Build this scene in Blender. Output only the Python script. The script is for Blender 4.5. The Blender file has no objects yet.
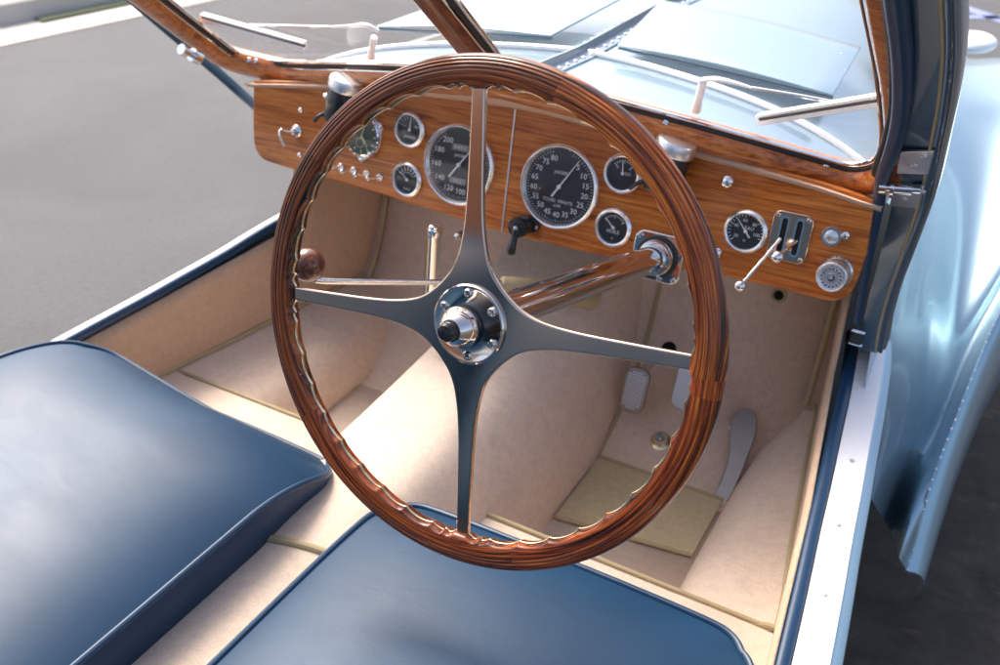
import bpy, bmesh, math, random
from mathutils import Vector as V, Matrix, Euler
from mathutils.bvhtree import BVHTree
R=math.radians; PI=math.pi
random.seed(7)
S=bpy.context.scene; COL=S.collection

# ------------------------------------------------------------------ camera (solved from the photograph: car frame, metres, dash centre = origin)
CAM=V((0.56982589,-1.01210237,0.46066388))
CR=V((0.86595101,0.50011321,0.0039523)); CU=V((-0.26187249,0.44667387,0.85551461)); CF=V((-0.42608877,0.74186874,-0.51776358))
FPX=931.9; TAU=0.20945819
def ray(px,py): return CR*((px-500)/FPX)-CU*((py-332.5)/FPX)+CF
def at(px,py,axis,val):
    v=ray(px,py); return CAM+v*((val-CAM[axis])/v[axis])
def on_plane(px,py,p,n):
    v=ray(px,py); return CAM+v*(((p-CAM).dot(n))/v.dot(n))
DN=V((0,-math.cos(TAU),math.sin(TAU))); DT=V((0,math.sin(TAU),math.cos(TAU)))      # dash plane: normal to driver, up
def D(u,v,o=0): return V((u,0,0))+DT*v+DN*o
def duv(px,py,o=0):
    q=on_plane(px,py,DN*o,DN); return q.x,q.dot(DT)
WP=V((0,-.03,.15)); WT=V((0,-.755,.656)).normalized(); WN=V((0,-.656,-.755)).normalized()  # windscreen plane: up the glass, towards driver
def W(x,t,o=0): return WP+V((x,0,0))+WT*t+WN*o
def wxt(px,py,o=0):
    q=on_plane(px,py,WP+WN*o,WN)-WP; return q.x,q.dot(WT)

# ------------------------------------------------------------------ materials
def newmat(name):
    m=bpy.data.materials.new(name); m.use_nodes=True
    nt=m.node_tree; return m,nt,nt.nodes['Principled BSDF']
def ND(nt,t,**k):
    n=nt.nodes.new(t)
    for a,b in k.items():
        if a in n.inputs: n.inputs[a].default_value=b
        else: setattr(n,a,b)
    return n
def L(nt,a,b): nt.links.new(a,b)
def coords(nt,scale=(1,1,1),rot=(0,0,0),kind='Object'):
    tc=ND(nt,'ShaderNodeTexCoord'); mp=ND(nt,'ShaderNodeMapping')
    mp.inputs['Scale'].default_value=scale; mp.inputs['Rotation'].default_value=rot
    L(nt,tc.outputs[kind],mp.inputs['Vector']); return mp.outputs[0]
def ramp(nt,fac,stops):
    r=ND(nt,'ShaderNodeValToRGB'); e=r.color_ramp.elements
    while len(e)<len(stops): e.new(.5)
    for i,(p,c) in enumerate(stops):
        e[i].position=p; e[i].color=(*c,1) if len(c)==3 else c
    L(nt,fac,r.inputs[0]); return r.outputs[0]
def noise(nt,vec,scale,detail=4,rough=.55,dist=0):
    n=ND(nt,'ShaderNodeTexNoise'); n.inputs['Scale'].default_value=scale; n.inputs['Detail'].default_value=detail
    n.inputs['Roughness'].default_value=rough; n.inputs['Distortion'].default_value=dist
    L(nt,vec,n.inputs['Vector']); return n.outputs[0]
def bump(nt,b,h,strength,dist=.001):
    n=ND(nt,'ShaderNodeBump'); n.inputs['Strength'].default_value=strength; n.inputs['Distance'].default_value=dist
    L(nt,h,n.inputs['Height']); L(nt,n.outputs[0],b.inputs['Normal']); return n
def mix(nt,a,b,fac,mode='MIX'):
    n=ND(nt,'ShaderNodeMix',data_type='RGBA',blend_type=mode)
    for sock,val in ((n.inputs[6],a),(n.inputs[7],b),(n.inputs[0],fac)):
        if hasattr(val,'is_output'): L(nt,val,sock)
        else: sock.default_value=val if not isinstance(val,tuple) else (*val,1)
    return n.outputs[2]
def simple(name,col,rough=.5,metal=0,coat=0,spec=.5,**k):
    m,nt,b=newmat(name)
    b.inputs['Base Color'].default_value=(*col,1); b.inputs['Roughness'].default_value=rough
    b.inputs['Metallic'].default_value=metal; b.inputs['Coat Weight'].default_value=coat
    b.inputs['Coat Roughness'].default_value=.05; b.inputs['Specular IOR Level'].default_value=spec
    for a,v in k.items(): b.inputs[a].default_value=v
    return m
def metal(name,col,rough,varr=.06,sc=40):
    m,nt,b=newmat(name); b.inputs['Base Color'].default_value=(*col,1); b.inputs['Metallic'].default_value=1
    c=coords(nt); n=noise(nt,c,sc,5)
    mr=ND(nt,'ShaderNodeMapRange'); mr.inputs['To Min'].default_value=max(0.01,rough-varr*.5); mr.inputs['To Max'].default_value=rough+varr
    L(nt,n,mr.inputs[0]); L(nt,mr.outputs[0],b.inputs['Roughness'])
    return m
M={}
M['chrome']=metal('chrome',(.86,.84,.80),.05,.05)
M['nickel']=metal('nickel',(.76,.70,.63),.07,.06)
M['spoke']=metal('spoke_metal',(.58,.44,.35),.10,.08,70)
M['pedalmetal']=metal('pedal_metal',(.40,.37,.34),.40,.2,45)
M['window']=simple('odometer_grey',(.22,.22,.21),.5)
M['satin']=metal('satin_metal',(.74,.74,.73),.30,.12,120)
M['alu']=metal('aluminium',(.88,.88,.88),.32,.1,60)
M['brownrefl']=metal('brown_reflection_metal',(.78,.50,.34),.10,.08)  # brown reflection put into the metal's colour, for the lever quadrant
M['bezel']=metal('bright_bezel',(.93,.93,.91),.24,.08)
M['brass']=metal('brass',(.80,.66,.42),.18,.08)
M['black']=simple('black_plastic',(.012,.012,.013),.25,coat=.4)
M['rubber']=simple('rubber',(.02,.02,.021),.55)
M['void']=simple('dark_hole',(.006,.005,.005),.9)
M['dial']=simple('dial_black',(.012,.013,.016),.5)
M['greendial']=simple('dial_green',(.035,.055,.040),.5)
M['white']=simple('dial_white',(.75,.76,.74),.6)
M['lume']=simple('dial_cream',(.70,.64,.30),.6)
M['white_metal']=metal('white_metal',(.93,.93,.92),.42,.1,60)
M['white_metal'].node_tree.nodes['Principled BSDF'].inputs['Metallic'].default_value=.15

def wood(name,c0,c1,c2,scale=(3,40,40),rot=(0,0,0),rough=.22,coat=.9,kind='Object',fine=60,streak=(.42,.6),bands=None):
    m,nt,b=newmat(name)
    c=coords(nt,scale,rot,kind)
    n1=noise(nt,c,1.0,7,.62,2.0)
    col=ramp(nt,n1,[(streak[0]-.12,c0),(streak[0]+.04,c1),(streak[1]+.08,c2)])
    cf=coords(nt,(scale[0]*4,scale[1]*5,scale[2]*5),rot,kind)
    n2=noise(nt,cf,1.6,3,.6,.3)
    pores=ramp(nt,n2,[(.36,(.35,.3,.28)),(.5,(1,1,1))])
    out=mix(nt,col,pores,.55,'MULTIPLY')
    n3=noise(nt,coords(nt,(2,4,4),rot,kind),1.3,2)
    out=mix(nt,out,ramp(nt,n3,[(.3,(.72,.66,.62)),(.7,(1.15,1.1,1.05))]),.8,'MULTIPLY')
    L(nt,out,b.inputs['Base Color']); b.inputs['Roughness'].default_value=rough+.1; b.inputs['Specular IOR Level'].default_value=.2
    b.inputs['Coat Weight'].default_value=coat; b.inputs['Coat Roughness'].default_value=.06
    bump(nt,b,n2,.08,.0004)
    return m
M['dashwood']=wood('varnished_dash_wood',(.17,.036,.007),(.52,.150,.026),(.70,.26,.048),(3.2,9,75),(0,R(2),0),coat=.55,streak=(.42,.56))
M['railwood']=wood('varnished_rail_wood',(.20,.042,.009),(.58,.175,.035),(.74,.29,.07),(7,50,50),(0,R(-8),0),coat=1)
M['postwood']=wood('varnished_post_wood',(.10,.022,.008),(.27,.07,.020),(.42,.13,.04),(60,8,8),(0,0,0),coat=1)
M['knobwood']=wood('burl_knob_wood',(.025,.007,.004),(.17,.05,.018),(.34,.12,.04),(45,70,45),(.4,.7,.3),coat=1)

def rosewood():
    m,nt,b=newmat('rosewood_rim')
    tc=ND(nt,'ShaderNodeUVMap'); tc.uv_map='UVMap'
    sep=ND(nt,'ShaderNodeSeparateXYZ'); L(nt,tc.outputs[0],sep.inputs[0])
    # segment id: six laminated segments
    ml=ND(nt,'ShaderNodeMath',operation='MULTIPLY'); ml.inputs[1].default_value=5; L(nt,sep.outputs[0],ml.inputs[0])
    ad=ND(nt,'ShaderNodeMath',operation='ADD'); ad.inputs[1].default_value=.9444; L(nt,ml.outputs[0],ad.inputs[0])
    fl=ND(nt,'ShaderNodeMath',operation='FLOOR'); L(nt,ad.outputs[0],fl.inputs[0])
    fr=ND(nt,'ShaderNodeMath',operation='FRACT'); L(nt,ad.outputs[0],fr.inputs[0])
    wn=ND(nt,'ShaderNodeTexWhiteNoise',noise_dimensions='1D'); L(nt,fl.outputs[0],wn.inputs['W'])
    # straight grain within a segment: slants across the rim (v drifts with distance from the segment's middle)
    sq=ND(nt,'ShaderNodeMath',operation='SUBTRACT'); sq.inputs[1].default_value=.5; L(nt,fr.outputs[0],sq.inputs[0])
    p2=ND(nt,'ShaderNodeMath',operation='POWER'); p2.inputs[1].default_value=2; L(nt,sq.outputs[0],p2.inputs[0])
    vv=ND(nt,'ShaderNodeMath',operation='MULTIPLY_ADD'); vv.inputs[1].default_value=.7; L(nt,p2.outputs[0],vv.inputs[0]); L(nt,sep.outputs[1],vv.inputs[2])
    cx=ND(nt,'ShaderNodeCombineXYZ'); L(nt,fr.outputs[0],cx.inputs[0]); L(nt,vv.outputs[0],cx.inputs[1])
    m10=ND(nt,'ShaderNodeMath',operation='MULTIPLY'); m10.inputs[1].default_value=17; L(nt,fl.outputs[0],m10.inputs[0]); L(nt,m10.outputs[0],cx.inputs[2])
    mp=ND(nt,'ShaderNodeMapping'); mp.inputs['Scale'].default_value=(1.6,13,1); L(nt,cx.outputs[0],mp.inputs[0])
    n1=noise(nt,mp.outputs[0],1.5,5,.6,.15)
    col=ramp(nt,n1,[(.35,(.012,.004,.002)),(.45,(.17,.034,.006)),(.58,(.56,.155,.024)),(.74,(.80,.31,.06))])
    mp2=ND(nt,'ShaderNodeMapping'); mp2.inputs['Scale'].default_value=(14,60,1); L(nt,cx.outputs[0],mp2.inputs[0])
    n2=noise(nt,mp2.outputs[0],1.2,3,.6,.2)
    col=mix(nt,col,ramp(nt,n2,[(.38,(.3,.22,.2)),(.5,(1,1,1))]),.6,'MULTIPLY')
    dv=ND(nt,'ShaderNodeMath',operation='DIVIDE'); dv.inputs[1].default_value=6; L(nt,fl.outputs[0],dv.inputs[0])
    rr_=ND(nt,'ShaderNodeValToRGB'); rr_.color_ramp.interpolation='CONSTANT'; el_=rr_.color_ramp.elements
    tints=[(-1,(1.0,.72,.62)),(.1,(1.08,1.02,.95)),(.3,(.62,.55,.50)),(.45,(.60,.53,.50)),(.6,(.82,.66,.56)),(.8,(.98,.74,.60))]  # wood tone per segment, with the left side's weaker light painted in
    while len(el_)<6: el_.new(.5)
    for i,(p,c_) in enumerate(tints): el_[i].position=max(0,p); el_[i].color=(*c_,1)
    L(nt,dv.outputs[0],rr_.inputs[0]); seg=rr_.outputs[0]
    col=mix(nt,col,seg,1,'MULTIPLY')
    L(nt,col,b.inputs['Base Color']); b.inputs['Roughness'].default_value=.4; b.inputs['Specular IOR Level'].default_value=.25
    b.inputs['Coat Weight'].default_value=.55; b.inputs['Coat Roughness'].default_value=.05
    bump(nt,b,n2,.05,.0003)
    return m
M['rim']=rosewood()

def leather():
    m,nt,b=newmat('blue_leather')
    c=coords(nt)
    big=noise(nt,c,5,3,.5,.6)
    col=ramp(nt,big,[(.3,(.004,.034,.080)),(.7,(.008,.052,.115))])
    L(nt,col,b.inputs['Base Color'])
    vor=ND(nt,'ShaderNodeTexVoronoi'); vor.inputs['Scale'].default_value=650; L(nt,c,vor.inputs['Vector'])
    wr=noise(nt,coords(nt,(1,2.4,1),(0,0,.75)),10,5,.6,1.2)
    md=noise(nt,c,3,2)
    r=ND(nt,'ShaderNodeMapRange'); r.inputs['To Min'].default_value=.42; r.inputs['To Max'].default_value=.54; L(nt,wr,r.inputs[0]); L(nt,r.outputs[0],b.inputs['Roughness'])
    b.inputs['Specular IOR Level'].default_value=.42
    b1=ND(nt,'ShaderNodeBump'); b1.inputs['Strength'].default_value=.18; b1.inputs['Distance'].default_value=.006; L(nt,md,b1.inputs['Height'])

    b2=ND(nt,'ShaderNodeBump'); b2.inputs['Strength'].default_value=.16; b2.inputs['Distance'].default_value=.0022; L(nt,wr,b2.inputs['Height']); L(nt,b1.outputs[0],b2.inputs['Normal'])
    b3=ND(nt,'ShaderNodeBump'); b3.inputs['Strength'].default_value=.12; b3.inputs['Distance'].default_value=.0003; L(nt,vor.outputs['Distance'],b3.inputs['Height']); L(nt,b2.outputs[0],b3.inputs['Normal'])
    L(nt,b3.outputs[0],b.inputs['Normal'])
    return m
M['leather']=leather()
M['roll']=simple('blue_leather_roll',(.006,.042,.10),.38,spec=.55)

def carpet(name,col,var=.10):
    m,nt,b=newmat(name)
    c=coords(nt)
    f=noise(nt,c,560,3,.7); g=noise(nt,c,14,4,.6,.5); h=noise(nt,c,90,3,.6)
    var=var*.28; d=tuple(x*(1-var*1.6) for x in col); u=tuple(min(1,x*(1+var)) for x in col)
    base=ramp(nt,g,[(.3,d),(.65,u)])
    base=mix(nt,base,ramp(nt,f,[(.3,(.70,.67,.64)),(.6,(1.06,1.06,1.06))]),.55,'MULTIPLY')
    base=mix(nt,base,ramp(nt,h,[(.3,(.86,.85,.84)),(.6,(1.03,1.03,1.03))]),.6,'MULTIPLY')
    L(nt,base,b.inputs['Base Color']); b.inputs['Roughness'].default_value=.95; b.inputs['Specular IOR Level'].default_value=.15
    b.inputs['Sheen Weight'].default_value=.25; b.inputs['Sheen Roughness'].default_value=.5
    b1=ND(nt,'ShaderNodeBump'); b1.inputs['Strength'].default_value=.3; b1.inputs['Distance'].default_value=.004; L(nt,g,b1.inputs['Height'])
    b2=ND(nt,'ShaderNodeBump'); b2.inputs['Strength'].default_value=.6; b2.inputs['Distance'].default_value=.0012; L(nt,f,b2.inputs['Height']); L(nt,b1.outputs[0],b2.inputs['Normal'])
    L(nt,b2.outputs[0],b.inputs['Normal'])
    return m
M['carpet']=carpet('beige_carpet',(.82,.665,.525))
M['panelcloth']=carpet('tan_side_cloth',(.66,.46,.31))
M['reflcloth']=carpet('brown_reflection_cloth',(.11,.055,.035))
M['mat']=carpet('olive_heel_mat',(.66,.56,.34),.08)
M['binding']=simple('olive_binding',(.46,.37,.21),.75)
M['strip']=simple('tan_leather_strip',(.70,.50,.36),.5)
def paint(name,col,rough=.28,coat=1,metallic=.35):
    m,nt,b=newmat(name); c=coords(nt)
    n=noise(nt,c,900,2); 
    L(nt,ramp(nt,n,[(.3,tuple(x*.94 for x in col)),(.7,tuple(min(1,x*1.05) for x in col))]),b.inputs['Base Color'])
    b.inputs['Roughness'].default_value=rough; b.inputs['Metallic'].default_value=metallic
    b.inputs['Coat Weight'].default_value=coat; b.inputs['Coat Roughness'].default_value=.03
    bump(nt,b,noise(nt,c,4,2),.025,.004)
    return m
M['paint']=paint('pale_blue_metallic_paint',(.33,.48,.56),.32,.7,.65)
M['spine']=paint('mid_blue_paint',(.16,.25,.32),.35)
M['paintdark']=paint('steel_blue_paint',(.10,.18,.25),.34,1,.6)
def glassmat(name,dust=.06,rough=0.0,tint=(1,1,1),refl=1.0):
    m=bpy.data.materials.new(name); m.use_nodes=True; nt=m.node_tree; nt.nodes.clear()
    o=ND(nt,'ShaderNodeOutputMaterial'); tr=ND(nt,'ShaderNodeBsdfTransparent'); gl=ND(nt,'ShaderNodeBsdfGlossy'); df=ND(nt,'ShaderNodeBsdfDiffuse')
    tr.inputs[0].default_value=(*tint,1); gl.inputs['Roughness'].default_value=rough; df.inputs[0].default_value=(.8,.85,.88,1)
    lw=ND(nt,'ShaderNodeLayerWeight'); lw.inputs[0].default_value=.5
    pw=ND(nt,'ShaderNodeMath',operation='POWER'); pw.inputs[1].default_value=5; L(nt,lw.outputs['Facing'],pw.inputs[0])
    mu=ND(nt,'ShaderNodeMath',operation='MULTIPLY_ADD'); mu.inputs[1].default_value=.92*refl; mu.inputs[2].default_value=.06*refl; L(nt,pw.outputs[0],mu.inputs[0])
    m1=ND(nt,'ShaderNodeMixShader'); L(nt,mu.outputs[0],m1.inputs[0]); L(nt,tr.outputs[0],m1.inputs[1]); L(nt,gl.outputs[0],m1.inputs[2])
    m2=ND(nt,'ShaderNodeMixShader')
    n=noise(nt,coords(nt,(1,1,1)),6,4); mr=ND(nt,'ShaderNodeMapRange'); mr.inputs['To Min'].default_value=dust*.6; mr.inputs['To Max'].default_value=dust*1.4; L(nt,n,mr.inputs[0])
    L(nt,mr.outputs[0],m2.inputs[0]); L(nt,m1.outputs[0],m2.inputs[1]); L(nt,df.outputs[0],m2.inputs[2]); L(nt,m2.outputs[0],o.inputs[0])
    return m
M['glass']=glassmat('windscreen_glass',.08,refl=.3)
M['dialglass']=glassmat('dial_glass',.004,0,refl=.7)

# ------------------------------------------------------------------ mesh helpers
class MB:
    def __init__(s): s.v=[]; s.f=[]; s.uv=None
    def add(s,vs,fs):
        o=len(s.v); s.v+= [tuple(p) for p in vs]; s.f+=[tuple(i+o for i in f) for f in fs]; return s
    def grid(s,rows,cu=False,cv=False):
        n=len(rows); m=len(rows[0]); vs=[p for r in rows for p in r]; fs=[]
        for i in range(n if cu else n-1):
            for j in range(m if cv else m-1):
                a=i*m+j; b=i*m+(j+1)%m; c=((i+1)%n)*m+(j+1)%m; d=((i+1)%n)*m+j
                fs.append((a,b,c,d))
        return s.add(vs,fs)
    def tube(s,path,r,n=12,closed=False,cap=True,flat=1.0,up=None):
        path=[V(p) for p in path]; N=len(path); rows=[]; prev=None
        for i,p in enumerate(path):
            if closed: t=(path[(i+1)%N]-path[i-1]).normalized()
            else: t=(path[min(i+1,N-1)]-path[max(i-1,0)]).normalized()
            if up is not None: a=V(up)-t*V(up).dot(t)
            elif prev is None:
                a=V((0,0,1)) if abs(t.z)<.9 else V((1,0,0)); a=a-t*a.dot(t)
            else: a=prev-t*prev.dot(t)
            a.normalize(); prev=a; b=t.cross(a)
            rr=r[i] if isinstance(r,(list,tuple)) else r
            rows.append([p+a*(rr*flat*math.cos(q))+b*(rr*math.sin(q)) for q in [2*PI*k/n for k in range(n)]])
        s.grid(rows,closed,True)
        if cap and not closed:
            o=len(s.v); s.v+=[tuple(path[0]),tuple(path[-1])]
            base=o-N*n
            for k in range(n):
                s.f.append((o,base+(k+1)%n,base+k)); e=base+(N-1)*n; s.f.append((o+1,e+k,e+(k+1)%n))
        return s
    def lathe(s,prof,mat,n=32,cap=True):   # prof: (radius, height) along local z
        rows=[[mat@V((r*math.cos(2*PI*k/n),r*math.sin(2*PI*k/n),z)) for k in range(n)] for r,z in prof]
        base=len(s.v); s.grid(rows,False,True)
        if cap:
            for ri,(r,z) in ((0,prof[0]),(len(prof)-1,prof[-1])):
                if r>1e-6:
                    o=len(s.v); s.v.append(tuple(mat@V((0,0,z))))
                    for k in range(n):
                        a=base+ri*n+k; b=base+ri*n+(k+1)%n
                        s.f.append((o,b,a) if ri==0 else (o,a,b))
        return s
    def box(s,mat,sx,sy,sz):
        vs=[mat@V((x*sx/2,y*sy/2,z*sz/2)) for x in(-1,1) for y in(-1,1) for z in(-1,1)]
        return s.add(vs,[(0,1,3,2),(4,6,7,5),(0,4,5,1),(2,3,7,6),(0,2,6,4),(1,5,7,3)])
    def prism(s,pts,mat,z0,z1):   # outline pts (x,y) CCW, extruded in local z
        n=len(pts); vs=[mat@V((x,y,z0)) for x,y in pts]+[mat@V((x,y,z1)) for x,y in pts]
        fs=[tuple(range(n-1,-1,-1)),tuple(range(n,2*n))]+[(i,(i+1)%n,n+(i+1)%n,n+i) for i in range(n)]
        return s.add(vs,fs)
    def sphere(s,c,r,n=20,scale=(1,1,1),mat=None):
        c=V(c); m=mat or Matrix.Identity(3)
        rows=[[c+m@V((r*scale[0]*math.sin(a)*math.cos(b),r*scale[1]*math.sin(a)*math.sin(b),r*scale[2]*math.cos(a))) for b in [2*PI*k/n for k in range(n)]] for a in [PI*(.001+.998*i/(n//2)) for i in range(n//2+1)]]
        return s.grid(rows,False,True)
    def build(s,name,mat,parent=None,label=None,bevel=0,seg=2,angle=35,sub=0,solid=0,fix=True,group=None):
        me=bpy.data.meshes.new(name); me.from_pydata(s.v,[],s.f)
        bm=bmesh.new(); bm.from_mesh(me)
        bmesh.ops.remove_doubles(bm,verts=bm.verts,dist=1e-6)
        if fix: bmesh.ops.recalc_face_normals(bm,faces=bm.faces)
        for f in bm.faces: f.smooth=True
        bm.to_mesh(me); bm.free()
        me.set_sharp_from_angle(angle=R(angle))
        o=bpy.data.objects.new(name,me); COL.objects.link(o); me.materials.append(mat)
        if solid:
            md=o.modifiers.new('thick','SOLIDIFY'); md.thickness=solid; md.offset=0
        if bevel:
            md=o.modifiers.new('bevel','BEVEL'); md.width=bevel; md.segments=seg; md.limit_method='ANGLE'; md.angle_limit=R(40); md.harden_normals=False
        if sub:
            md=o.modifiers.new('sub','SUBSURF'); md.levels=sub; md.render_levels=sub
        if parent is not None:
            o.parent=parent; o.matrix_parent_inverse=parent.matrix_world.inverted()
        if label: o['label']=label
        if group: o['group']=group
        return o
def frame(o,z,x=None):   # matrix with local z along z
    z=V(z).normalized(); x=V(x) if x is not None else (V((1,0,0)) if abs(z.x)<.9 else V((0,1,0)))
    x=(x-z*x.dot(z)).normalized(); y=z.cross(x)
    m=Matrix((x,y,z)).transposed().to_4x4(); m.translation=V(o); return m
def DF(u,v,o=0): return frame(D(u,v,o),DN,(1,0,0))
def smoothpath(pts,n=8,closed=False):
    P=[V(p) for p in pts]; out=[]; N=len(P)
    rng=range(N if closed else N-1)
    for i in rng:
        if closed: p0,p1,p2,p3=P[i-1],P[i],P[(i+1)%N],P[(i+2)%N]
        else: p0,p1,p2,p3=P[max(i-1,0)],P[i],P[i+1],P[min(i+2,N-1)]
        for k in range(n):
            t=k/n
            out.append(.5*((2*p1)+(p2-p0)*t+(2*p0-5*p1+4*p2-p3)*t*t+(3*p1-p0-3*p2+p3)*t*t*t))
    if not closed: out.append(P[-1].copy())
    return out
def lerp(tab,x):   # piecewise-linear table
    if x<=tab[0][0]: return tab[0][1]
    for (a,b),(c,d) in zip(tab,tab[1:]):
        if x<=c: return b+(d-b)*(x-a)/(c-a)
    return tab[-1][1]
_tc={}
def text_mesh(mb,txt,mat,size,align='CENTER'):
    key=txt
    if key not in _tc:
        cu=bpy.data.curves.new('t','FONT'); cu.body=txt; cu.align_x='CENTER'; cu.align_y='CENTER'; cu.size=1; cu.resolution_u=2
        o=bpy.data.objects.new('t',cu); COL.objects.link(o); dg=bpy.context.evaluated_depsgraph_get()
        me=o.evaluated_get(dg).to_mesh(); _tc[key]=([v.co.copy() for v in me.vertices],[tuple(p.vertices) for p in me.polygons])
        o.evaluated_get(dg).to_mesh_clear(); bpy.data.objects.remove(o); bpy.data.curves.remove(cu)
    vs,fs=_tc[key]; mb.add([mat@(v*size) for v in vs],fs)
def bvh(o):
    dg=bpy.context.evaluated_depsgraph_get(); e=o.evaluated_get(dg); me=e.to_mesh()
    t=BVHTree.FromPolygons([o.matrix_world@v.co for v in me.vertices],[tuple(p.vertices) for p in me.polygons]); e.to_mesh_clear(); return t
def pick(t,px,py):     # point of a built surface seen at a pixel of the photograph
    h=t.ray_cast(CAM,ray(px,py).normalized())
    if h[0] is None: return None
    n=h[1]
    if n.dot(ray(px,py))>0: n=-n
    return h[0],n
def screw(name,mb_list,p,n,r=.004,mat='chrome',parent=None,label=None):
    mb=MB().lathe([(r*1.05,-.001),(r,.0006),(r*.75,.0016),(r*.2,.002)],frame(p,n),14)
    return mb.build(name,M[mat],parent,label)

# ------------------------------------------------------------------ the car (one thing)
GZ=-.80
car=bpy.data.objects.new('vintage_car',None); COL.objects.link(car); car.location=(0,.3,GZ); car.empty_display_size=.2
car['label']='open pale blue vintage touring car with wooden dashboard, blue leather seats and beige carpets'; car['category']='car'
bpy.context.view_layer.update()

# ---- dashboard panel
outl=[(-.455,.062),(-.449,.0),(-.447,-.028),(-.443,-.043),(-.433,-.053),(-.418,-.058),(-.353,-.0615),(-.25,-.064),(-.169,-.068),(-.057,-.074),(.0,-.077),(.058,-.0775),(.158,-.075),(.25,-.068),(.311,-.0635),(.38,-.0625),(.425,-.063),(.44,-.060),(.450,-.050),(.455,-.035),(.458,.0),(.460,.062)]
top=[(.453,.054),(.40,.062),(.33,.068),(.247,.074),(.17,.081),(.109,.086),(.05,.091),(0,.092),(-.08,.090),(-.173,.084),(-.25,.077),(-.34,.067),(-.42,.057),(-.449,.053)]
top=[(u,v+.006) for u,v in top]
o2=[V((u,v,0)) for u,v in outl[1:-1]]
pts=[(p.x,p.y) for p in smoothpath(o2,4)]+top
dash=MB().prism(pts,DF(0,0),-.014,0).build('dashboard',M['dashwood'],car,'varnished wooden dashboard set with gauges and levers',bevel=.0025,seg=3)
MB().prism([(-.0009,-.0768),(.0009,-.0768),(.0009,.094),(-.0009,.094)],DF(0,0),-.002,.0012).build('joint_strip',M['satin'],dash)
# tan padded strip between dash and screen rail
def tb(x): return .005-.17*abs(x)-.17*x*x
rows=[]
for i in range(41):
    x=-.462+.924*i/40; v=lerp(sorted(top),x)-.010
    a=D(x,v,.001); b=D(x,v,.005)+DT*.004; c=W(x,tb(x)-.036,.014); d=W(x,tb(x)-.03,-.006)
    rows.append([a,b,b.lerp(c,.5)+DN*.0015,c,d])
MB().grid(rows).build('padded_strip',M['strip'],car,solid=.002)

# ---- windscreen frame
GL=[] # outline helper of one pane edge, side s
def edge_path(s,off=0,o=0,ttop=.46):
    X=.452 if s>0 else .494
    p=[(0.0,tb(0)-off)]
    for x in (.06,.12,.18,.24,.30,.35,.39): p.append((x,tb(x)-off))
    cr=.042 if s>0 else .07
    xe=X+off
    if s>0: p+=[(.414+.2*off,-.0925-.97*off),(.435+.7*off,-.079-.7*off),(.4475+.95*off,-.050-.3*off),(xe,.0),(xe-.001,.06),(xe-.004,.14),(xe-.012,.24),(xe-.02,.34),(xe-.03,ttop)]
    else: p+=[(X-cr*.55,tb(X)-off*.9+.016),(xe-cr*.16,tb(X)+cr*.42-off*.35),(xe,tb(X)+cr*1.2),(xe-.001,.06),(xe-.004,.14),(xe-.012,.24),(xe-.02,.34),(xe-.03,ttop)]
    if s<0: p=[q for q in p if not (q[0]==.39)]; p.insert(8,(.40,tb(.40)-off))
    return [W(s*x,t,o) for x,t in smooth2(p)]
def smooth2(p): return [(q.x,q.y) for q in smoothpath([V((a,b,0)) for a,b in p],6)]
def sweep_section(path,nrm,A,b,n=20,pw=2.0):   # superellipse section: a across (in plane), b along nrm
    mb=MB(); rows=[]; N=len(path)
    for i,p in enumerate(path):
        t=(path[min(i+1,N-1)]-path[max(i-1,0)]).normalized(); c=t.cross(nrm).normalized()
        r=[]; a=A[i] if isinstance(A,list) else A
        for k in range(n):
            q=2*PI*k/n; cc,ss=math.cos(q),math.sin(q)
            r.append(p+c*(a*math.copysign(abs(cc)**(2/pw),cc))+nrm*(b*math.copysign(abs(ss)**(2/pw),ss)))
        rows.append(r)
    mb.grid(rows,False,True)
    mb.f.append(tuple(range(n))); mb.f.append(tuple(reversed(range((N-1)*n,N*n))))
    return mb
WF=MB()
wfR=edge_path(1,.0225,.012); wfL=[p+V((-.009*min(1,max(0,(abs(p.x)-.40)/.09)),0,0)) for p in edge_path(-1,.0235,.012)]
full=list(reversed(wfL))+wfR[1:]
mb=sweep_section(full,WN,[.0183+(.0067*min(1,max(0,(-p.x-.40)/.09))) for p in full],.0180,24,2.3)
wframe=mb.build('windscreen_frame',M['railwood'],car,'varnished wooden windscreen frame',angle=60)
post=sweep_section([W(0,-.02+.05*i,.010) for i in range(11)],WN,.0185,.015,24,2.6)
post.build('centre_post',M['postwood'],wframe,angle=60)
bw=bvh(wframe)
# gasket and bright beads round each pane
for s in (1,-1):
    for off,r,mt,nm,oo in ((-.0015,.0024,'chrome','glazing_bead',.006),(.0030,.0030,'rubber','rubber_gasket',.010),(.0062,.0018,'chrome','glazing_bead',.0145)):
        p=edge_path(s,off,oo)
        up=[W(s*(.026-off),.45-k*.0225,oo) for k in range(20)]
        p=[q for q in p if abs(q.x)>.03]
        MB().tube(up+p,r,8).build(nm,M[mt],wframe)
    X=.452 if s>0 else .494
    # glass pane
    p=[q for q in edge_path(s,.002,0) if abs(q.x)>.02]
    poly=[W(s*.02,.46)]+[W(s*.02,tb(.02)-.002)]+p
    mb=MB(); mb.v=[tuple(q) for q in poly]; mb.f=[tuple(range(len(poly)))]
    mb.build('glass_pane',M['glass'],wframe)
MB().tube([W(x,.465,.004) for x in (-.49,-.2,0,.2,.45)],.02,12).build('top_rail',M['railwood'],wframe)
for px,py in ((666,122),(827,165),(214,41),(249,60),(256,61),(347,67)):
    h=pick(bw,px,py)
    if h: screw('screw',None,h[0],h[1],.0038,'chrome',wframe)

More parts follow.
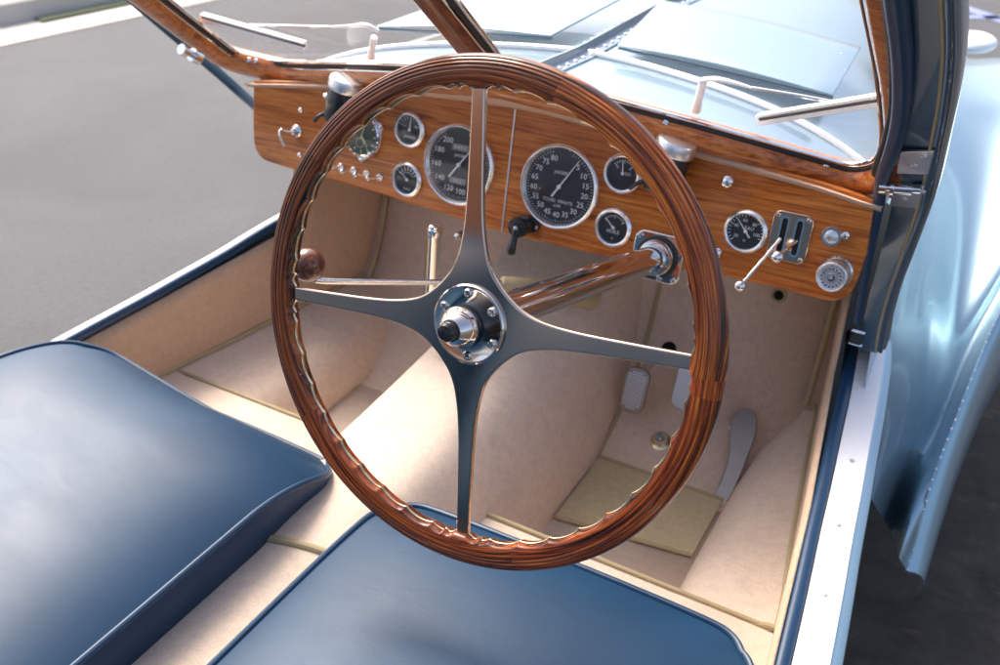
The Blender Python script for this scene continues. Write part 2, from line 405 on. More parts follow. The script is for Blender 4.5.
# ---- steering wheel
WC=V((0.2186841,-0.44864816,0.06777243)); WA=V((-0.00629948,-0.96088225,0.27688558)).normalized()
wm=frame(WC,WA,(1,0,0))
RO=.2150; NPH=960; NS=44
mb=MB(); rows=[]; uvs=[]
def grip(ph):
    s=(ph*40/(2*PI)+.35)%1
    r=.1888+.0034*math.sin(PI*min(1,max(0,s)))**.5
    for k in range(4):
        d=abs((ph-R(6.5+90*k)+PI)%(2*PI)-PI)*.19
        if d<.019: r=.1885+.0030*math.sin(PI*min(1,(d-.007)/.012)) if d>.007 else .1880
    return r
C0,A0,B0=.2020,.0130,.0102
def fz(rr): return B0*max(0,1-abs((rr-C0)/A0)**2.4)**(1/2.4)
rad=[RO-A0*.5*(1-math.cos(PI*k/10))*.28 for k in range(8)]
rad=[RO,RO-.00008,RO-.0003,RO-.0007,RO-.0013,RO-.0020]
while rad[-1]>.1940: rad.append(rad[-1]-.00055)
ZE=fz(rad[-1]); RE=rad[-1]
for i in range(NPH):
    ph=2*PI*i/NPH; ri=grip(ph); front=[]; back=[]
    for rr in rad:
        z=fz(rr); g=0
        for gg,gd in ((.1985,.0004),(.2028,.0010),(.2060,.0012),(.2090,.0012),(.2116,.0011)): g+=gd*math.exp(-((rr-gg)/.00055)**2)
        front.append((rr,z-(g if z>.3*B0 else 0))); back.append((rr,-z))
    nose=[]
    for k in range(1,10):
        q=PI/2*k/5; nose.append((RE-(RE-ri)*math.copysign(abs(math.sin(q))**.8,math.sin(q)),ZE*math.copysign(abs(math.cos(q))**.7,math.cos(q))))
    ring=front+nose+list(reversed(back))[:-1]
    rows.append([wm@V((r*math.cos(ph),r*math.sin(ph),z)) for r,z in ring])
    NS=len(ring); RAD=[r for r,z in ring]
mb.grid(rows,True,True)
steer=None
me=bpy.data.meshes.new('steering_wheel'); me.from_pydata(mb.v,[],mb.f)
uvl=me.uv_layers.new(name='UVMap')
for p in me.polygons:
    idx=list(p.vertices); us=[(v//NS)/NPH for v in idx]; vs_=[(RAD[v%NS]-.188)/.027 for v in idx]
    if max(us)-min(us)>.5: us=[u+1 if u<.5 else u for u in us]
    for li,u,v in zip(p.loop_indices,us,vs_): uvl.data[li].uv=(u,v)
    p.use_smooth=True
me.materials.append(M['rim'])
# the wheel: an empty holds rim, spokes, hub
wheel=bpy.data.objects.new('steering_wheel',None); COL.objects.link(wheel); wheel.location=WC; wheel.parent=car; wheel.matrix_parent_inverse=car.matrix_world.inverted(); wheel.empty_display_size=.05
wheel['label']='large four-spoke steering wheel with ribbed rosewood rim'
bpy.context.view_layer.update()
rim=bpy.data.objects.new('rim',me); COL.objects.link(rim); rim.parent=wheel; rim.matrix_parent_inverse=wheel.matrix_world.inverted()
# metal core showing along the finger grips
rows=[]
for i in range(NPH):
    ph=2*PI*i/NPH; ri=grip(ph)-.0011
    rows.append([wm@V((r*math.cos(ph),r*math.sin(ph),z)) for r,z in ((.200,-.0016),(ri+.0004,-.0016),(ri,-.0011),(ri,.0011),(ri+.0004,.0016),(.200,.0016))])
MB().grid(rows,True,True).build('metal_core',M['brass'],wheel)
# spokes: one plate of four tapering arms
q=[]
half=[(.193,.0060),(.165,.0063),(.135,.0068),(.105,.0076),(.082,.0092),(.064,.0120),(.052,.0155),(.043,.0202),(.0365,.0252)]
mir=[(y,x) for x,y in reversed(half)]
quad=smooth2([(x,y) for x,y in half]+[(.0312,.0312)]+mir) if False else smooth2(half+[(.0305,.0305)]+[(b,a) for a,b in reversed(half)])
for k in range(4):
    a=R(6.5+90*k); c,s=math.cos(a),math.sin(a)
    q+=[(x*c-y*s,x*s+y*c) for x,y in quad]
cen=V((0,0))
mb=MB()
mb.prism(q,wm,-.0028,.0028)
sp=mb.build('spokes',M['nickel'],wheel,bevel=.0015,seg=3)
sp.data.materials[0]=M['spoke']
MB().lathe([(.0338,-.004),(.0338,.0050),(.0325,.0062),(.031,.0062),(.030,.0056),(.018,.0056)],wm,64).build('hub_plate',M['nickel'],wheel)
MB().lathe([(.0178,.0058),(.0178,.009),(.0165,.0095),(.0165,.020),(.0172,.021)],wm,48).build('hub_collar',M['black'],wheel)
MB().lathe([(.0172,.0175),(.0180,.019),(.0178,.0215),(.0104,.0325),(.0092,.0330),(.0082,.0325)],wm,48).build('hub_nut',M['nickel'],wheel)
MB().lathe([(.0076,.0315),(.0079,.037),(.0076,.0405),(.0060,.0422),(.0028,.0428)],wm,32).build('horn_button',M['black'],wheel)
for k in range(6):
    a=R(38+60*k); m=wm@Matrix.Translation((.0262*math.cos(a),.0262*math.sin(a),.0056))
    MB().lathe([(.0040,0),(.0040,.0012),(.0030,.0024),(.0024,.0024),(.0018,.0012),(.0002,.0012)],m,12).build('screw',M['nickel'],wheel)
# column
ce=WC-WA*.4541
MB().tube([WC-WA*.004,WC-WA*.02,WC-WA*.445],[.019,.0165,.0165],32).build('steering_column',M['chrome'],car)
cu_,cv_=ce.x,ce.dot(DT)
def rrect(w,h,r,n=6):
    o=[]
    for (cx,cy,a0) in ((w/2-r,h/2-r,0),(-w/2+r,h/2-r,90),(-w/2+r,-h/2+r,180),(w/2-r,-h/2+r,270)):
        for k in range(n+1):
            a=R(a0+90*k/n); o.append((cx+r*math.cos(a),cy+r*math.sin(a)))
    return o
flange=MB().prism(rrect(.066,.062,.014),DF(cu_,cv_),-.002,.004).build('column_flange',M['chrome'],car,'square chrome flange where the column meets the dash',bevel=.0018,seg=3)
MB().lathe([(.0275,.0035),(.0275,.006),(.025,.0075)],DF(cu_,cv_),40).build('rubber_seal',M['rubber'],flange)
MB().lathe([(.0225,.007),(.0228,.013),(.0205,.017),(.017,.018)],frame(ce+WA*0.0,WA,(1,0,0)),40).build('collar',M['nickel'],flange)
for sx,sy in ((-1,1),(1,1),(1,-1),(-1,-1)): screw('screw',None,D(cu_+sx*.0255,cv_+sy*.0235,.004),DN,.0036,'chrome',flange)

# ---- gauges
def clockpt(m,a,r,z): return m@Matrix.Translation((r*math.sin(R(a)),r*math.cos(R(a)),z))
def ticks(mb,m,a0,a1,n,r0,r1,w,every=0,r2=0,z=.0018):
    for i in range(n+1):
        a=a0+(a1-a0)*i/n; rr=r2 if (every and i%every==0) else r0
        mm=m@Matrix.Rotation(-R(a),4,'Z')
        mb.add([mm@V((-w/2,rr,z)),mm@V((w/2,rr,z)),mm@V((w/2,r1,z)),mm@V((-w/2,r1,z))],[(0,1,2,3)])
def gauge(name,label,u,v,r,kind):
    m=DF(u,v)
    k=r/.055
    bz=.0016
    g=MB().lathe([(r*1.01,-.002),(r*1.01,.0015),(r+.0002,.0042),(r-bz*.8,.0062),(r-bz*1.8,.0072),(r-bz*2.8,.0066),(r-bz*3.4,.0048),(r*.865 if r>.04 else r-bz*3.6,.0012)],m,72,cap=False).build(name,M['bezel'],car,label)
    MB().lathe([(r*.885,.0008),(r*.3,.0008),(.0001,.0008)],m,48,cap=False).build('dial',M['dial'],g)
    mk=MB(); z=.0013
    def num(t,a,rr,sz,zz=z): text_mesh(mk,t,clockpt(m,a,rr,zz),sz)
    needle=None
    if kind=='tach':
        for i in range(16): num(str(5*(i+1)),38+20.2*i,r*.665,.0102)
        ticks(mk,m,17.8,341,64,r*.80,r*.84,.0005,4,r*.775,z)
        text_mesh(mk,'TOURS  MINUTE',clockpt(m,180,r*.34,z),.0058); text_mesh(mk,'x100',clockpt(m,180,r*.45,z),.0052)
        text_mesh(mk,'JAEGER',clockpt(m,0,r*.33,z),.0058)
        needle=(32,r*.80,r*.30)
    elif kind=='speedo':
        for i,t in enumerate(('20','40','60','80','100','120','140','160','180','200')): num(t,47+31*i,r*.66,.0108)
        ticks(mk,m,16,326,62,r*.79,r*.84,.0005,2,r*.765,z)
        text_mesh(mk,'JAEGER',clockpt(m,0,r*.22,z),.0052)
        for yy in (.42,-.40):
            mk2=MB().box(m@Matrix.Translation((0,r*yy,.0012)),r*.46,r*.15,.001); mk2.build('odometer_window',M['window'],g)
            text_mesh(mk,'0 4 7 1' if yy>0 else '3 6 2',m@Matrix.Translation((0,r*yy,.0022)),.0001+.0062)
        needle=(37,r*.55,r*.42)
    elif kind=='amp':
        ticks(mk,m,-70,70,8,r*.60,r*.74,.0007,4,r*.52,z); num('-',-62,r*.42,.009); num('+',62,r*.42,.009)
        text_mesh(mk,'AMPERES',clockpt(m,180,r*.42,z),.0048); needle=(4,r*.62,0)
    elif kind=='temp':
        ticks(mk,m,-60,60,6,r*.50,r*.72,.0016,0,0,z); ticks(mk,m,-60,60,24,r*.38,r*.42,.0006,0,0,z)
        text_mesh(mk,'HUILE',clockpt(m,180,r*.55,z),.0042); needle=(-52,r*.62,r*.12)
    elif kind=='fuel':
        ticks(mk,m,-50,50,8,r*.56,r*.68,.0009,4,r*.5,z); text_mesh(mk,'0',clockpt(m,-52,r*.42,z),.005); text_mesh(mk,'4',clockpt(m,50,r*.42,z),.005)
        text_mesh(mk,'ESS',clockpt(m,90,r*.25,z),.0052); needle=(-8,r*.66,0)
    elif kind=='oil':
        ticks(mk,m,-55,55,10,r*.56,r*.66,.0008,5,r*.48,z)
        text_mesh(mk,'HUILE',clockpt(m,180,r*.22,z),.0066); text_mesh(mk,'o',clockpt(m,180,r*.55,z),.005); needle=(-48,r*.66,0)
    elif kind=='water':
        ticks(mk,m,-130,110,20,r*.70,r*.78,.0008,5,r*.64,z)
        for i,t in enumerate(('20','40','60','80','100')): num(t,-125+56*i,r*.5,.0056)
        text_mesh(mk,'EAU',clockpt(m,40,r*.2,z),.006); text_mesh(mk,'o',clockpt(m,180,r*.42,z),.0055); needle=(-42,r*.72,r*.35)
    mk.build('dial_markings',M['white'],g,fix=False)
    a,l1,l0=needle; mm=m@Matrix.Rotation(-R(a),4,'Z'); w=.0012*max(k,.75)
    nb=MB().prism([(-w,-l0),(w,-l0),(w*.9,0),(w*.35,l1),(-w*.35,l1),(-w*.9,0)],mm,.0024,.0029)
    nb.lathe([(w*2.4,.0022),(w*2.4,.0034),(w*1.2,.0038)],m,16)
    nb.build('needle',M['white'],g)
    MB().lathe([(r*.90,.0040),(r*.5,.0046),(.0001,.0050)],m,40,cap=False).build('glass',M['dialglass'],g)
    return g
gauge('gauge','large rev counter right of the dash joint',.0761,.0004,.0554,'tach')
gauge('gauge','large speedometer left of the dash joint',-.0761,.0004,.0554,'speedo')
gauge('gauge','small ammeter at the upper left',-.1595,.0338,.0247,'amp')
gauge('gauge','small thermometer below the ammeter',-.158,-.0355,.0247,'temp')
gauge('gauge','small fuel gauge half behind the rim',.1595,.0338,.0249,'fuel')
gauge('gauge','small oil gauge beside the column',.158,-.0355,.0249,'oil')
gauge('gauge','round water gauge at the right end',.3222,-.0038,.0258,'water')
# clock with three lugs
m=DF(-.238,.013)@Matrix.Diagonal((1.17,1.17,1.17,1))
ol=[]
for i in range(72):
    a=2*PI*i/72; ol.append(((.0270+.0055*max(0,math.cos(3*(a-R(30))))**6)*math.cos(a-R(0)),(.0270+.0055*max(0,math.cos(3*(a-R(30))))**6)*math.sin(a)))
clk=MB().prism(ol,m,-.001,.003).build('clock',M['satin'],car,'round clock with lugged rim and greenish dial',bevel=.0008)
MB().lathe([(.0262,.003),(.0262,.006),(.0245,.0072),(.0232,.006),(.023,.0042)],m,48,cap=False).build('bezel',M['chrome'],clk)
MB().lathe([(.0233,.0044),(.0001,.0044)],m,40,cap=False).build('dial',M['greendial'],clk)
mk=MB(); ticks(mk,m,0,330,11,.0175,.0212,.0017,0,0,.0048); ticks(mk,m,0,354,59,.0205,.0214,.0004,0,0,.0048)
mm=m@Matrix.Translation((-.002,-.009,0)); ticks(mk,mm,0,330,11,.0050,.0068,.0010,0,0,.0048)
mk.build('dial_markings',M['lume'],clk,fix=False)
mk=MB()
for a,l,w in ((145,.0165,.0012),(20,.0195,.0009),(200,.005,.0012)):
    mm=m@Matrix.Rotation(-R(a),4,'Z'); mk.prism([(-w,-.001),(w,-.001),(w*.3,l),(-w*.3,l)],mm,.0052,.0055)
mk.build('clock_hands',M['lume'],clk)
MB().lathe([(.0238,.0066),(.012,.0074),(.0001,.0078)],m,32,cap=False).build('glass',M['dialglass'],clk)
for a in (30,150,270):
    mm=m@Matrix.Translation((.0298*math.cos(R(a)),.0298*math.sin(R(a)),.003)); MB().lathe([(.0030,0),(.0026,.0014),(.0008,.0019)],mm,12).build('screw',M['chrome'],clk)
MB().lathe([(.0034,.003),(.0034,.010),(.0028,.0115),(.001,.012)],m@Matrix.Translation((.018,-.019,0)),16).build('winder',M['chrome'],clk)

# ---- small controls on the dash
def dashknob(name,label,px,py,prof,mat='chrome',n=28,o=0):
    u,v=duv(px,py,o); return MB().lathe(prof,DF(u,v),n).build(name,M[mat],car,label)
for px in (341,354,367,380):
    py=167+ (px-341)*.26
    b_=dashknob('toggle_switch',None,px,py,[(.0058,-.001),(.0058,.002),(.0045,.0038),(.0025,.004)],'chrome')
    u,v=duv(px,py); p0=D(u,v,.003); p1=D(u-.009,v-.0015,.016)
    MB().tube([p0,p1],[.0014,.0018],10).sphere(p1,.0037,14).build('switch_ball',M['chrome'],b_)
for px,py in ((301,110),(300,155)): dashknob('blanking_stud',None,px,py,[(.0040,-.001),(.0038,.002),(.0025,.0034),(.0005,.0038)],'chrome')
b_=dashknob('ignition_lock','round lock with a folding key at the left end',297,131,[(.0098,-.001),(.0098,.0022),(.0080,.004),(.0045,.004),(.0042,.010),(.003,.011)],'chrome')
u,v=duv(297,131); 
MB().tube(smoothpath([D(u,v,.009),D(u-.008,v,.016),D(u-.014,v+.002,.019),D(u-.015,v-.006,.021),D(u-.006,v-.022,.020)],5),.0036,10,flat=.5).build('key',M['chrome'],b_)
dashknob('dash_knob',None,731,180,[(.0045,-.001),(.0040,.004),(.0068,.007),(.0080,.012),(.0066,.0165),(.003,.0185),(.0005,.0188)])
dashknob('dash_knob',None,719,251,[(.0045,-.001),(.0042,.004),(.0072,.007),(.0084,.012),(.0068,.017),(.003,.019),(.0005,.0192)])
u,v=duv(833,235)
g=MB().lathe([(.0118,-.001),(.0118,.010),(.0105,.012),(.0090,.012),(.0085,.010),(.0001,.010)],DF(u-.0,v),32).build('warning_lamp',M['chrome'],car,'small round chrome lamp near the right corner')
MB().lathe([(.0083,.0102),(.006,.0118),(.0001,.0125)],DF(u,v),24,cap=False).build('lens',M['satin'],g)
MB().lathe([(.0045,-.001),(.0042,.006),(.001,.007)],DF(u+.014,v+.0035),14).build('screw',M['chrome'],g)
u,v=duv(836,272)
g=MB().lathe([(.0190,-.001),(.0192,.004),(.0175,.0062),(.0130,.0065),(.0125,.012)],DF(u,v),48).build('rotary_switch',M['nickel'],car,'big round knurled switch in the bottom right corner of the dash')
prof=[(.0165,.012),(.0172,.0135),(.0172,.027),(.0165,.0285),(.0155,.029),(.0135,.0282),(.0060,.0282),(.0001,.0282)]
kn=MB().lathe(prof,DF(u,v),48); kn.build('knob',M['satin'],g)
kn=MB()
for i in range(16):
    a=2*PI*i/16; kn.lathe([(.0020,.0280),(.0018,.0288),(.0004,.029)],DF(u,v)@Matrix.Translation((.0105*math.cos(a),.0105*math.sin(a),0)),8)
kn.lathe([(.005,.0280),(.0046,.0294),(.002,.0296),(.0018,.0286),(.0001,.0286)],DF(u,v),20)
kn.build('knob_pattern',M['chrome'],g)
u,v=duv(659,283); 
MB().lathe([(.0042,-.001),(.0042,.008),(.003,.010),(.0005,.0105)],frame(D(u+.001,-.083,.0),DN),16).build('drop_stud',M['chrome'],car)
# twin-lever quadrant
um,vm=duv(790,237)
q=MB().prism([(x,y) for x,y in rrect(.046,.058,.009)],DF(um,vm),-.001,.003).build('lever_quadrant',M['brownrefl'],car,'chrome quadrant with two slots and ball-ended levers',bevel=.0012,seg=2)
for sx in (-1,1):
    MB().prism([(x+sx*.0085,y+.001) for x,y in rrect(.0062,.040,.003)],DF(um,vm),.0031,.0034).build('slot',M['void'],q)
    MB().prism([(x+sx*.0085,y+.001) for x,y in rrect(.0105,.046,.005)],DF(um,vm),.0029,.00305).build('slot_lip',M['chrome'],q)
for sx,sy in ((-1,1),(1,1),(1,-1),(-1,-1)): screw('screw',None,D(um+sx*.0175,vm+sy*.0235,.003),DN,.0031,'chrome',q)
for p0,e,o in (((781,238),(740,286),.052),((797,240),(777,257),.040)):
    u0,v0=duv(*p0,.003); u1,v1=duv(*e,o); a=D(u0,v0,.0); b=D(u1,v1,o)
    MB().tube([a,a.lerp(b,.5)+DN*.001,b],[.0026,.0021,.0018],12).build('quadrant_lever',M['nickel'],q)
    MB().sphere(b,.0072,24).build('lever_ball',M['chrome'],q)
# black rotary switch with handle beside the joint
u,v=.036,-.058
q=MB().prism([(.021,0),(.017,.007),(.0,.0135),(-.017,.007),(-.021,0),(-.017,-.007),(0,-.0135),(.017,-.007)],DF(u,v),-.001,.006).build('crank_switch',M['black'],car,'black rotary switch with a hanging handle under the rev counter',bevel=.002)
MB().lathe([(.0130,.005),(.0130,.016),(.0120,.018),(.0138,.019),(.0142,.027),(.0120,.031),(.004,.032)],DF(u,v),32).build('switch_body',M['black'],q)
p=D(u,v,.027)
MB().tube(smoothpath([p,D(u-.001,v-.012,.030),D(u-.0015,v-.026,.033),D(u-.002,v-.036,.033)],4),[.006]*3+[.005]*2+[.0048,.0050,.0052,.0056,.0058,.0058,.0054,.0035],12).build('handle',M['black'],q)
screw('screw',None,D(u,v,.032),DN,.0030,'chrome',q)
for sx in (-1,1): screw('screw',None,D(u+sx*.0165,v,.006),DN,.0026,'chrome',q)
# pair of dash lamps
def dlamp(px,py,lab,side):
    u,v=duv(px,py,.032); a=D(u,v,.032); ax=(DT*1.0+V((.25*1,0,0))+DN*.10).normalized()
    m=frame(a,ax,(1,0,0))
    l=MB().lathe([(.0215,-.062),(.0235,-.058),(.0235,-.014),(.0228,-.013)],m,40).build('dash_lamp',M['black'],car,lab)
    MB().lathe([(.0236,-.0145),(.0243,-.013),(.0243,-.002),(.0225,.001),(.010,.002),(.0001,.0022)],m,40).build('cap',M['alu'],l)
    MB().lathe([(.0185,-.0625),(.019,-.061),(.022,-.060),(.0222,-.057)],m,32).build('rim_ring',M['chrome'],l)
    b=a-ax*.03-V((.024,0,0))
    MB().tube([b+V((.008,0,0)),b,b-V((.008,0,0))],[.0045,.0055,.0045],12).build('side_nut',M['chrome'],l)
    MB().tube([a-ax*.05-V((.015,0,0))+DN*.01,a-ax*.058-V((.024,0,0))+DN*.016,a-ax*.066-V((.030,0,0))+DN*.016],[.003,.0026,.0030],10).build('thumb_lever',M['black'],l)
    MB().box(frame(a-ax*.042-DN*.026,DN,(1,0,0)),.018,.020,.014).build('lamp_bracket',M['black'],l,bevel=.002)
    return l
dlamp(347,79,'black and chrome dash lamp at the left',-1)
dlamp(678,141,'black and chrome dash lamp behind the right of the rim',1)

# ------------------------------------------------------------------ interior tub
SX=lambda y: lerp([(-1.2,.545),(-.6,.520),(-.2,.478),(.26,.412),(.6,.37)],y)  # half-width of the side walls
def sillz(y): return lerp([(-1.2,-.235),(-.45,-.228),(-.2,-.212),(.08,-.185),(.2,-.14)],y)
# floor
FZ=-.45
MB().add([(-.52,-1.1,FZ),(.52,-1.1,FZ),(.45,.1,FZ),(-.45,.1,FZ)],[(0,1,2,3)]).build('floor_carpet',M['carpet'],car,'beige carpeted cabin floor',solid=.004)
# toe board + bulkhead
prof=[(.02,-.4485),(.045,-.444),(.12,-.408),(.19,-.352),(.235,-.285),(.265,-.2),(.28,-.1),(.285,-.01)]
pp=[(p.x,p.y) for p in smoothpath([V((a,b,0)) for a,b in prof],5)]
rows=[[V((SX(y)*sx,y,z)) for sx in (-1,-.5,0,.5,1)] for y,z in pp]
toe=MB().grid(rows).build('toe_board',M['carpet'],car,'carpeted toe board and bulkhead behind the pedals',solid=.003)
# tunnel
def tun(y):
    k=lerp([(-1.2,0),(-.3,0),(.0,.15),(.3,1)],y)
    xr=.140; xl=-.150
    zt=lerp([(-1.2,-.272),(-.5,-.272),(-.3,-.262),(0,-.24),(.3,-.16)],y)
    P=[(xl,-.452),(xl+.008,-.40),(-.112-k*.03,-.31),(-.085-k*.035,zt-.015),(-.060-k*.03,zt+.001),(-.02,zt+.007),(.03,zt+.006),(.062+k*.02,zt-.008),(.090+k*.015,zt-.045),(.117+k*.01,-.36+k*.02),(.134,-.41),(xr,-.452)]
    return smoothpath([V((x,y,z)) for x,z in P],4)
MB().grid([tun(-1.1+i*.035) for i in range(41)]).build('transmission_tunnel',M['carpet'],car,'broad rounded carpeted tunnel between the seats',angle=70)
# side walls
def wall(s):
    rows=[]
    for i in range(49):
        y=-1.1+i*1.40/48; zt=sillz(y)+(.004 if s>0 else -.012) if y<.05 else lerp([(.05,-.185),(.09,-.01),(.3,-.08)],y)
        x=SX(y); r=[]
        for z,dx in ((-.455,-.006),(-.40,-.003),(-.33,0),(-.28,.001),(zt-.02,.0),(zt,.004)):
            r.append(V((s*(x+dx),y,z if z<zt else zt)))
        rows.append(r)
    return MB().grid(rows).build('side_trim',M['panelcloth'],car,'tan cloth trim on the %s side wall'%('right' if s>0 else 'left'),solid=.003)
wall(-1)
M_side=M['carpet']
w=wall(1)
# carpeted side boxes along the floor
def sidebox(s):
    rows=[]
    for i in range(25):
        y=-.250+i*(.235+.250)/24; xo=SX(y)+.002; xi=.345 if s>0 else .300; e=min(1,(i)/3)
        P=[(xi,-.452),(xi+.003,-.43),(xi+.018,-.398),(xi+.048,-.366),(xo-.022,-.352),(xo,-.348)]
        rows.append([V((s*x,y,z)) for x,z in P])
    b=MB().grid(rows).build('side_box',M['carpet'],car,'carpeted box beside the %s footwell'%("driver's" if s>0 else "passenger's"),angle=60)
    y0,y1=-.245,.235; xo=lambda y:SX(y)-.002
    path=[V((s*(.345 if s>0 else .30),y0,-.447)),V((s*(.40 if s>0 else .36),y0,-.374)),V((s*(xo(y0)-.012),y0-.001,-.349)),V((s*(xo(y0)),y0+.014,-.345))]
    path+=[V((s*(xo(y)-.002),y,-.345)) for y in (-.1,0,.1,.18)]+[V((s*(xo(y1)-.012),y1-.025,-.346)),V((s*(.392 if s>0 else .35),y1-.030,-.360)),V((s*(.362 if s>0 else .317),y1-.045,-.395)),V((s*(.35 if s>0 else .305),y1-.10,-.43))]
    MB().tube(smoothpath(path,6),.0036,8).build('binding',M['binding'],b)
    return b
sidebox(1); sidebox(-1)
# seat riser ledges
for s in (1,-1):
    y=-.245 if s>0 else -.205
    x0,x1=(.07,.505) if s>0 else (-.505,-.085)
    mb=MB().add([(x0,y,-.455),(x1,y+.03*0,-.455),(x1,y,-.35),(x0,y,-.35),(x1,-1.1,-.35),(x0,-1.1,-.35)],[(0,1,2,3),(3,2,4,5)])
    sr=mb.build('seat_platform',M['carpet'],car,'carpeted platform under the %s seat'%("driver's" if s>0 else "passenger's"),bevel=.008,seg=3)
    MB().tube([V((x0,y-.001,-.348)),V((x1-.030,y-.001,-.3495))] if s>0 else [V((x0+.03,y-.001,-.3495)),V((x1,y-.001,-.3495))],.0030,8).build('binding',M['binding'],sr)
# heel mat
hm=MB().prism([(.143,-.11),(.338,-.085),(.338,.040),(.143,.040)],Matrix.Identity(4),-.4475,-.4435).build('heel_mat',M['mat'],car,'olive heel mat in the driver footwell',bevel=.001)
MB().tube([V((.143,-.112,-.444)),V((.338,-.087,-.444))],.003,8).build('binding',M['binding'],hm)
MB().tube([V((.143,.041,-.442)),V((.338,.041,-.442))],.0025,8).build('binding',M['binding'],hm)
# seams
bt=bvh(toe)
def on_toe(x,z0,z1,n=10,dy=-.004):
    out=[]
    for i in range(n):
        z=z0+(z1-z0)*i/(n-1)
        y=lerp([(b,a) for a,b in pp],z); out.append(V((x,y+dy,z)))
    return out
MB().tube(on_toe(.139,-.445,-.10,14),.0035,8).build('binding',M['binding'],toe)
MB().tube(on_toe(.402,-.345,.0,10,-.006),.0045,8).build('binding',M['binding'],toe)
MB().tube(on_toe(-.40,-.35,.0,10,-.006),.004,8).build('binding',M['binding'],toe)
tz=lambda y: max(p.z for p in tun(y))
yb=-.475
MB().tube(smoothpath([V((p.x,yb-.25*0+p.x*.25,p.z+.001)) for p in tun(yb)[10:34]],2),.0048,10).build('binding',M['binding'],bpy.data.objects['transmission_tunnel'])

# ---- pedals
def pedal(px,py,y,w,h,lab,mat='pedalmetal',pat=True,tilt=25):
    c=at(px,py,1,y); m=frame(c,V((0,-math.cos(R(tilt)),math.sin(R(tilt)))),(1,0,0))
    p=MB().prism(rrect(w,h,w*.36,6),m,-.004,.004).build('pedal',M[mat],car,lab,bevel=.0015)
    if pat:
        mb=MB()
        for i in range(-5,6):
            for j in range(-8,9):
                x,yy=i*w/11.5,j*h/18
                if (abs(x)>w*.38) or (abs(yy)>h*.44) or (abs(x)>w*.24 and abs(yy)>h*.36): continue
                mb.box(m@Matrix.Translation((x,yy,.0044))@Matrix.Rotation(R(45),4,'Z'),.0024,.0024,.0018)
        mb.build('pedal_tread',M['alu'],p)
    MB().tube([m@V((0,h*.25,-.004)),m@V((0,h*.45,-.03)),m@V((0,h*.9,-.12))],[.006,.006,.006],10).build('pedal_arm',M['satin'],p)
    return p
pedal(635,390,.10,.038,.070,'ribbed clutch pedal left of the brake pedal')
pedal(688,388,.10,.040,.066,'smooth bright brake pedal half behind the rim','satin',False)
# accelerator: long organ pedal lying on the toe board
ol=[(745,409),(755,413),(757,425),(754,440),(748,456),(742,472),(735,488),(727,502),(716,511),(706,504),(714,495),(722,480),(728,462),(730,445),(730,428),(735,414)]
pl=V((.34,.10,-.40)); pn=V((0,-.62,.78)).normalized()
loc=[on_plane(a,b,pl,pn) for a,b in ol]; mm=frame(pl,pn,(1,0,0)); mi=mm.inverted()
lp=[((mi@p).x,(mi@p).y) for p in smoothpath(loc,4,True)]
ac=MB().prism(lp,mm,-.002,.003).build('accelerator_pedal',M['pedalmetal'],car,'long polished accelerator pedal at the right',bevel=.0012)
h=pick(bt,733,430)
if h: MB().lathe([(.007,-.001),(.006,.012),(.003,.014)],frame(h[0],h[1]),14).build('pedal_link',M['chrome'],ac)
h=pick(bt,661,442)
if h:
    m=frame(h[0],h[1])
    b_=MB().lathe([(.0165,-.001),(.0160,.003),(.012,.0045),(.0105,.0030)],m,32).build('floor_button',M['brass'],car,'round foot button on the toe board below the clutch pedal')
    MB().lathe([(.0100,.002),(.0098,.014),(.0085,.016),(.0060,.016),(.0052,.0148),(.0025,.0148),(.002,.0165),(.0003,.0165)],m,28).build('button_cap',M['chrome'],b_)
h=pick(bt,779,295)
if h:
    b_=MB().lathe([(.0120,-.001),(.0115,.003),(.008,.0035),(.0072,.001)],frame(*h),24).build('grommet',M['binding'],toe)
    MB().lathe([(.0078,.0012),(.0001,.0012)],frame(*h),20,cap=False).build('grommet_hole',M['void'],toe)
h=pick(bt,669,349)
if h:
    MB().lathe([(.012,.0012),(.0001,.0012)],frame(*h),20,cap=False).build('pedal_slot',M['void'],toe)

# ---- gear lever, upright handle
kp=CAM+ray(308,265)*1.06; bp=CAM+ray(530,288)*1.22; mid=CAM+ray(505,283)*1.205; st=CAM+ray(326,281)*1.07
gl=MB().tube(smoothpath([kp,CAM+ray(318,277)*1.065,st,st.lerp(mid,.5),mid],5),.0036,14).build('gear_lever',M['nickel'],car,'slim chrome gear lever with round wooden knob')
MB().sphere(kp,.0198,32).build('lever_knob',M['knobwood'],gl)
MB().tube(smoothpath([mid.lerp(bp,-.15),mid,mid.lerp(bp,.6),bp.lerp(CAM+ray(560,292)*1.28,.7),CAM+ray(590,297)*1.36],4),[.0055,.0075,.0082,.0086,.009,.0095,.010,.0105,.011,.012,.013,.014,.015,.016,.017,.018,.019],20).build('lever_gaiter',M['binding'],gl)
ha=CAM+ray(434,229)*1.24; hb=CAM+ray(429,330)*1.30
hd=MB().tube([ha,ha.lerp(hb,.06),ha.lerp(hb,.08),hb],[.0115,.0115,.0100,.0098],28).build('upright_handle',M['chrome'],car,'upright chrome tube handle behind the gear lever')
MB().lathe([(.0075,0),(.0075,.004),(.0055,.006),(.001,.0065)],frame(ha,ha-hb),20).build('handle_button',M['chrome'],hd)
u,v=duv(459,234)
MB().lathe([(.0062,-.01),(.0062,.006),(.0048,.009),(.001,.010)],frame(D(u,v-.003,-.004),DN),18).build('under_dash_knob',M['chrome'],car)

